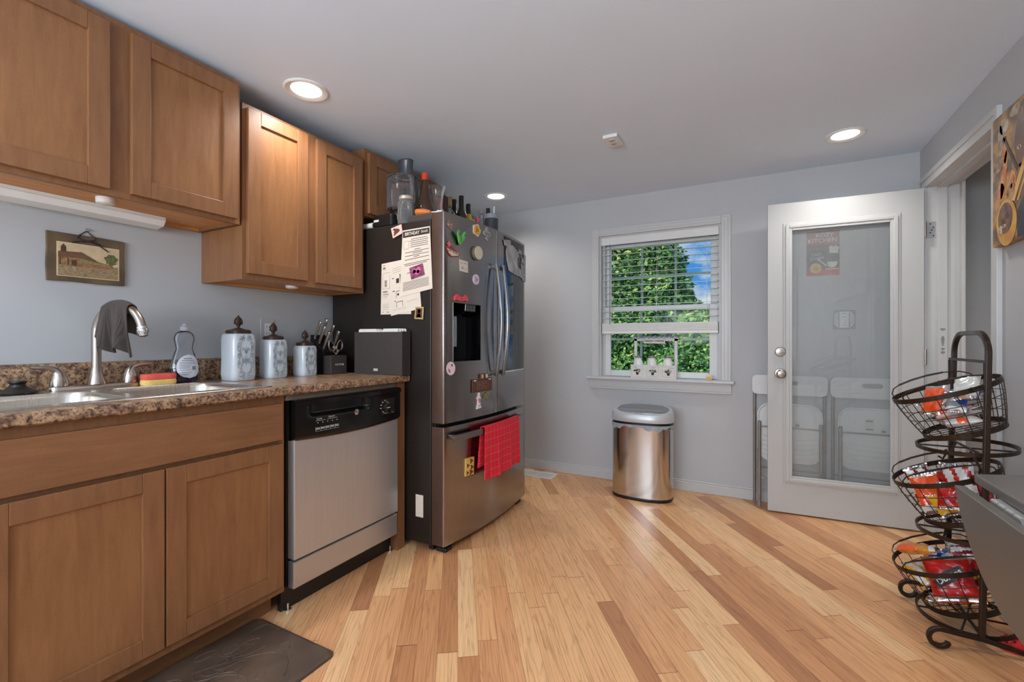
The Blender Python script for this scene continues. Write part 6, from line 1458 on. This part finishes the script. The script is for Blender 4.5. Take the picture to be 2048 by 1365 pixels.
# top basket
for a in [(-.055, .03, .016, .11, .14, .035, 80, 4, 6, 'wor', 'white and orange snack bag lying at the front tip of the top basket', None, 1), (-.06, -.05, .03, .09, .14, .035, 110, 10, -8, 'cor', 'clear and orange crinkled bag over the front edge of the top basket', None, 0),
          (.0, -.04, .02, .1, .14, .03, 20, 0, 0, 'crw', 'silver grey bag with red marks low in the middle of the top basket', None, 2), (.06, .0, .018, .1, .13, .03, 95, 0, 4, 'rwc', 'red banded snack bag at the bottom right of the top basket', None, 1),
          (.045, -.065, .05, .1, .15, .035, -25, 52, 8, 'gbw', 'grey and blue snack bag facing out at the right of the top basket', None, 2), (.075, .03, .06, .09, .13, .035, 5, 34, 0, 'bnw', 'bright blue bag at the back right of the top basket', None, 0),
          (.01, .055, .055, .1, .14, .035, -65, 30, 10, 'wow', 'white bag with an orange corner standing at the back of the top basket', None, 2), (-.045, .0, .06, .075, .12, .03, -35, 58, 12, 'owo', 'narrow orange bag sticking up at the front of the top basket', None, 3),
          (-.01, -.01, .058, .07, .1, .02, 130, 14, -14, 'wrc', 'white and red bag lying across the middle of the top basket', None, 0), (.09, -.02, .085, .08, .12, .03, -15, 60, 0, 'ccw', 'clear crumpled bag at the back right rim of the top basket', None, 3)]: bag(T_, *a[:9], a[9], a[10], a[11], a[12])
for a in [(-.07, .01, .075, .085, .15, .035, -10, 74, 8, 'oow', 'tall orange red bag standing at the front of the middle basket', None, 2), (-.095, .03, .07, .09, .14, .03, -25, 62, 4, 'wmw', 'silver white bag at the far front rim of the middle basket', None, 1),
          (-.06, -.06, .03, .07, .09, .03, 5, 50, 0, 'ywy', 'small yellow bag low at the front of the middle basket', None, 3), (-.005, -.02, .07, .1, .16, .04, -35, 66, 12, 'wrw', 'white bag with red stripes leaning in the middle of the middle basket', None, 1),
          (.01, -.07, .035, .08, .11, .03, -75, 30, 20, 'rro', 'dark red bag beside the striped white one in the middle basket', None, 3), (.055, -.03, .06, .1, .14, .04, -15, 62, -6, 'ppw', 'pinkish red bag standing at the right of the middle basket', None, 0),
          (.06, .06, .05, .1, .13, .04, 0, 30, 0, 'prw', 'pink and red bag at the back of the middle basket', None, 2), (-.02, -.05, .016, .1, .12, .025, 90, 0, 0, 'wkr', 'white and black bag lying flat at the bottom of the middle basket', None, 2),
          (.05, -.02, .016, .09, .12, .025, 30, 0, 0, 'kgr', 'black bag lying flat at the bottom right of the middle basket', None, 0)]: bag(M2, *a[:9], a[9], a[10], a[11], a[12])
for a in [(-.015, -.055, .09, .13, .15, .045, -14, 52, 0, 'rro', 'red snack bag lettered on a black patch, facing out of the lowest basket', 'Doritos', 3), (-.03, -.045, .016, .06, .16, .022, 75, 0, 0, 'oao', 'flat orange packet at the bottom of the lowest basket', None, 3), (.03, -.04, .018, .07, .15, .025, 100, 0, 0, 'aya', 'amber packet lying at the bottom right of the lowest basket', None, 0),
          (-.02, .05, .018, .09, .14, .03, 80, 0, 0, 'yar', 'yellow packet at the bottom back of the lowest basket', None, 0), (-.10, .02, .135, .10, .14, .035, 65, 20, 16, 'aow', 'crinkled gold bag hanging over the front rim of the lowest basket', None, 2),
          (-.085, -.03, .085, .09, .15, .035, 0, 48, 8, 'wyw', 'white and yellow bag just behind the front rim of the lowest basket', None, 1), (.105, -.03, .07, .09, .13, .04, -40, 50, 0, 'rao', 'red and orange bag right of the lettered one in the lowest basket', None, 0), (.04, .01, .115, .12, .16, .035, 95, 10, 6, 'wmw', 'white bag with maroon stripes and a barcode on top of the lowest basket', None, 1),
          (-.03, .03, .105, .09, .13, .03, 60, 14, -6, 'wbr', 'white and blue bag on top at the back of the lowest basket', None, 2), (.09, .03, .07, .09, .12, .035, -15, 58, 0, 'rrp', 'red bag at the back right rim of the lowest basket', None, 3)]:
    k = bag(B2, *a[:9], a[9], a[10], a[11], a[12])
# ================================================================== ROUND DROP LEAF TABLE
TC, TR_ = (.678, 1.207), .40; HX = .49; TZ = .755
t = thing('drop_leaf_table', 'dark grey round drop leaf table against the wall with its leaf hanging', 'table', (TC[0], TC[1], 0))
TM = pm('dark_laminate', S(92, 86, 80), .3, var=.05, scale=40, stretch=(1, 6, 6))
p = []
a0 = math.acos((HX-TC[0])/TR_)
ang = [a0-(2*a0-math.pi)*i/12 for i in range(13)]
p = [(TC[0]+TR_*math.cos(a), TC[1]+TR_*math.sin(a)) for a in ang]; p = [(min(x, .866), y) for x, y in p]; p += [(x, 2*TC[1]-y) for x, y in p[::-1]]
build('tabletop', B().prism([(x, y, TZ-.022) for x, y in p], (0, 0, .022)), TM, t, bevel=.004, seg=3)
lf = []; hw = math.sqrt(TR_**2-(TC[0]-HX)**2)
for i in range(31):
    a = math.pi*i/30; y = TC[1]+hw*math.cos(a); s_ = math.sqrt(max(0, TR_**2-(y-TC[1])**2))-(TC[0]-HX); lf.append((y, .722-max(0, s_)))
build('drop_leaf', B().prism([(.452, y, z) for y, z in lf], (.023, 0, 0)), TM, t, bevel=.006, seg=3)
for ya in (1.425, 1.03):
    b = B()
    for i in range(4): y = ya-i*.034; b.tube([(.479, y, .7275), (.479, y-.03, .7275)], .0045, 10)
    hg = build('hinge', b, 'steel', t, smooth=True)
    build('hinge_leaf', B().box(.4755, .479, ya-.135, ya, .695, .7235).box(.4815, .52, ya-.135, ya, .7305, .7325), 'steel', hg)
b = B(); b.box(.55, .57, .95, 1.46, .66, .732); b.box(.82, .84, .95, 1.46, .66, .732); b.box(.57, .82, .95, .97, .66, .732); b.box(.57, .82, 1.44, 1.46, .66, .732); build('apron', b, 'blackm', t)
for x in (.555, .82):
    for y in (.955, 1.435): build('leg', B().box(x-.015+.005, x+.02, y-.005, y+.03, 0, .66), 'blackm', t, bevel=.003)
# red clog under the stand
t = thing('clog_shoe', 'red perforated foam clog on the floor behind the basket stand rail', 'shoe', (.81, 2.252, 0))
def clog(u, v):
    a = 2*math.pi*v; f = u
    w_ = (.036*(math.sin(math.pi*(.08+.84*f)))**.45); h_ = .043*(math.sin(math.pi*(.06+.7*f)))**.6
    ca, sa = math.cos(a), math.sin(a)
    z = .002+(h_*sa if sa > 0 else -0.0*sa)
    return (.768+.088*f, 2.252+w_*ca, z+.004*max(0, sa))
b = B(); b.grid(clog, 22, 28)
CM = pm('red_foam', S(218, 30, 24), .5, var=.06, scale=30)
up = build('upper', b, CM, t, smooth=True, recalc=True)
build('sole', B().loft([[(.768+.044+.047*k_*math.cos(a), 2.252+.038*k_*math.sin(a), z) for a in [R(i*15) for i in range(24)]] for k_, z in ((1, 0.0005), (1.03, .006), (1, .011))]), CM, t, smooth=True)
b = B()
for i, (f, v) in enumerate([(.2, .12), (.3, .2), (.3, .3), (.42, .14), (.42, .25), (.42, .36), (.55, .2), (.55, .3), (.2, .25), (.2, .36), (.66, .25)]):
    q = Vector(clog(f, v)); n_ = (Vector(clog(f+.02, v))-q).cross(Vector(clog(f, v+.02))-q).normalized(); n_ = n_ if n_.z > 0 else -n_
    u = n_.orthogonal().normalized(); w_ = n_.cross(u); b.loft([[q+n_*d_+u*.0042*math.cos(a)+w_*.0042*math.sin(a) for a in [R(k*45) for k in range(8)]] for d_ in (-.001, .0006)])
build('vent_hole', b, pm('clog_hole', S(96, 12, 10), .8), up)
# ================================================================== PAINTING
t = thing('canvas_painting', 'golden canvas painting of a horn player on the right wall', 'painting', (.855, 2.03, 1.71))
XPT = .838
cv = build('canvas', B().box(XPT, XR-.001, 1.56, 2.496, 1.46, 1.962), pm('gold_canvas', S(200, 148, 70), .45, c2=S(104, 80, 60), scale=15, detail=9, bump=.6, lo=.38, hi=.62), t, bevel=.003)
def pt_(nm, polys, m, d):
    b = B()
    for q in polys: b.prism([(XPT-d, y, z) for y, z in q], (-.0005, 0, 0))
    return build(nm, b, m, cv)
ell = lambda cy, cz, ry, rz, n=30, rot=0: [(cy+ry*math.cos(a)*math.cos(R(rot))-rz*math.sin(a)*math.sin(R(rot)), cz+ry*math.cos(a)*math.sin(R(rot))+rz*math.sin(a)*math.cos(R(rot))) for a in [2*math.pi*i/n for i in range(n)]]
oil = lambda n, c, c2, s=16: pm('oil_'+n, c, .4, c2=c2, scale=s, detail=8, bump=.6, lo=.4, hi=.6)
pt_('silver_swirls', [ell(2.40, 1.905, .035, .03), ell(2.30, 1.93, .06, .02), ell(2.43, 1.86, .02, .06), ell(2.2, 1.925, .08, .025)], oil('silver', S(196, 186, 164), S(150, 110, 56), 26), .0002)
for e_ in (ell(2.435, 1.77, .05, .025, rot=-15), ell(2.45, 1.62, .02, .07), ell(2.30, 1.48, .05, .018, rot=10)):
    pt_('slate_swirl', [e_], oil('slate', S(70, 84, 104), S(196, 144, 74), 24) if 'oil_slate' not in bpy.data.materials else bpy.data.materials['oil_slate'], .0004)
pt_('orange_streaks', [ell(2.40, 1.72, .018, .09, rot=14), ell(2.425, 1.66, .03, .035), ell(2.39, 1.80, .014, .04), ell(2.34, 1.66, .03, .06)], oil('orange', S(206, 104, 48), S(226, 164, 84), 24), .0006)
pt_('head', [ell(2.225, 1.81, .095, .125), [(2.31, 1.72), (2.28, 1.6), (2.12, 1.6), (2.14, 1.74)]], oil('skin', S(128, 84, 58), S(94, 56, 40), 12), .0008)
pt_('hair', [ell(2.215, 1.905, .085, .042)], oil('hair', S(170, 152, 128), S(110, 88, 66), 26), .001)
pt_('eye', [ell(2.287, 1.785, .012, .007), ell(2.2, 1.79, .013, .007)], 'cream', .0014)
pt_('pupil', [ell(2.285, 1.785, .004, .006), ell(2.2, 1.79, .004, .006)], 'ink', .0018)
pt_('nose', [[(2.25, 1.79), (2.262, 1.745), (2.245, 1.728), (2.225, 1.733)]], oil('nose', S(112, 68, 46), S(150, 104, 72), 30), .0014)
pt_('jacket', [[(2.30, 1.56), (2.26, 1.6), (2.1, 1.6), (2.0, 1.462), (2.30, 1.462)]], oil('jacket', S(40, 44, 60), S(26, 26, 34), 10), .001)
pt_('drum_stick', [[(2.405, 1.858), (2.395, 1.862), (2.292, 1.712), (2.306, 1.706)], ell(2.398, 1.853, .012, .013)], oil('stick', S(62, 46, 40), S(44, 40, 60), 30), .0014)
pt_('horn_slide', [[(2.345, 1.61), (2.318, 1.6), (2.2, 1.775), (2.222, 1.785)], [(2.30, 1.6), (2.29, 1.596), (2.18, 1.755), (2.188, 1.762)]], oil('brass', S(226, 178, 84), S(196, 138, 62), 22), .0016)
pt_('horn_bell', [ell(2.378, 1.535, .076, .088, rot=-12)], oil('bell', S(230, 184, 74), S(206, 142, 50), 14), .002)
pt_('bell_mouth', [ell(2.386, 1.553, .055, .058, rot=-10)], oil('mouth', S(66, 44, 34), S(140, 92, 56), 34), .0026)
pt_('bell_glint', [ell(2.42, 1.512, .012, .02), ell(2.395, 1.525, .016, .008)], oil('glint', S(206, 200, 190), S(150, 60, 44), 40), .0032)
pt_('hand', [ell(2.34, 1.64, .022, .03, rot=20), ell(2.36, 1.66, .008, .03, rot=40), ell(2.335, 1.675, .008, .026, rot=20)], oil('hand', S(196, 142, 84), S(150, 96, 56), 30), .002)
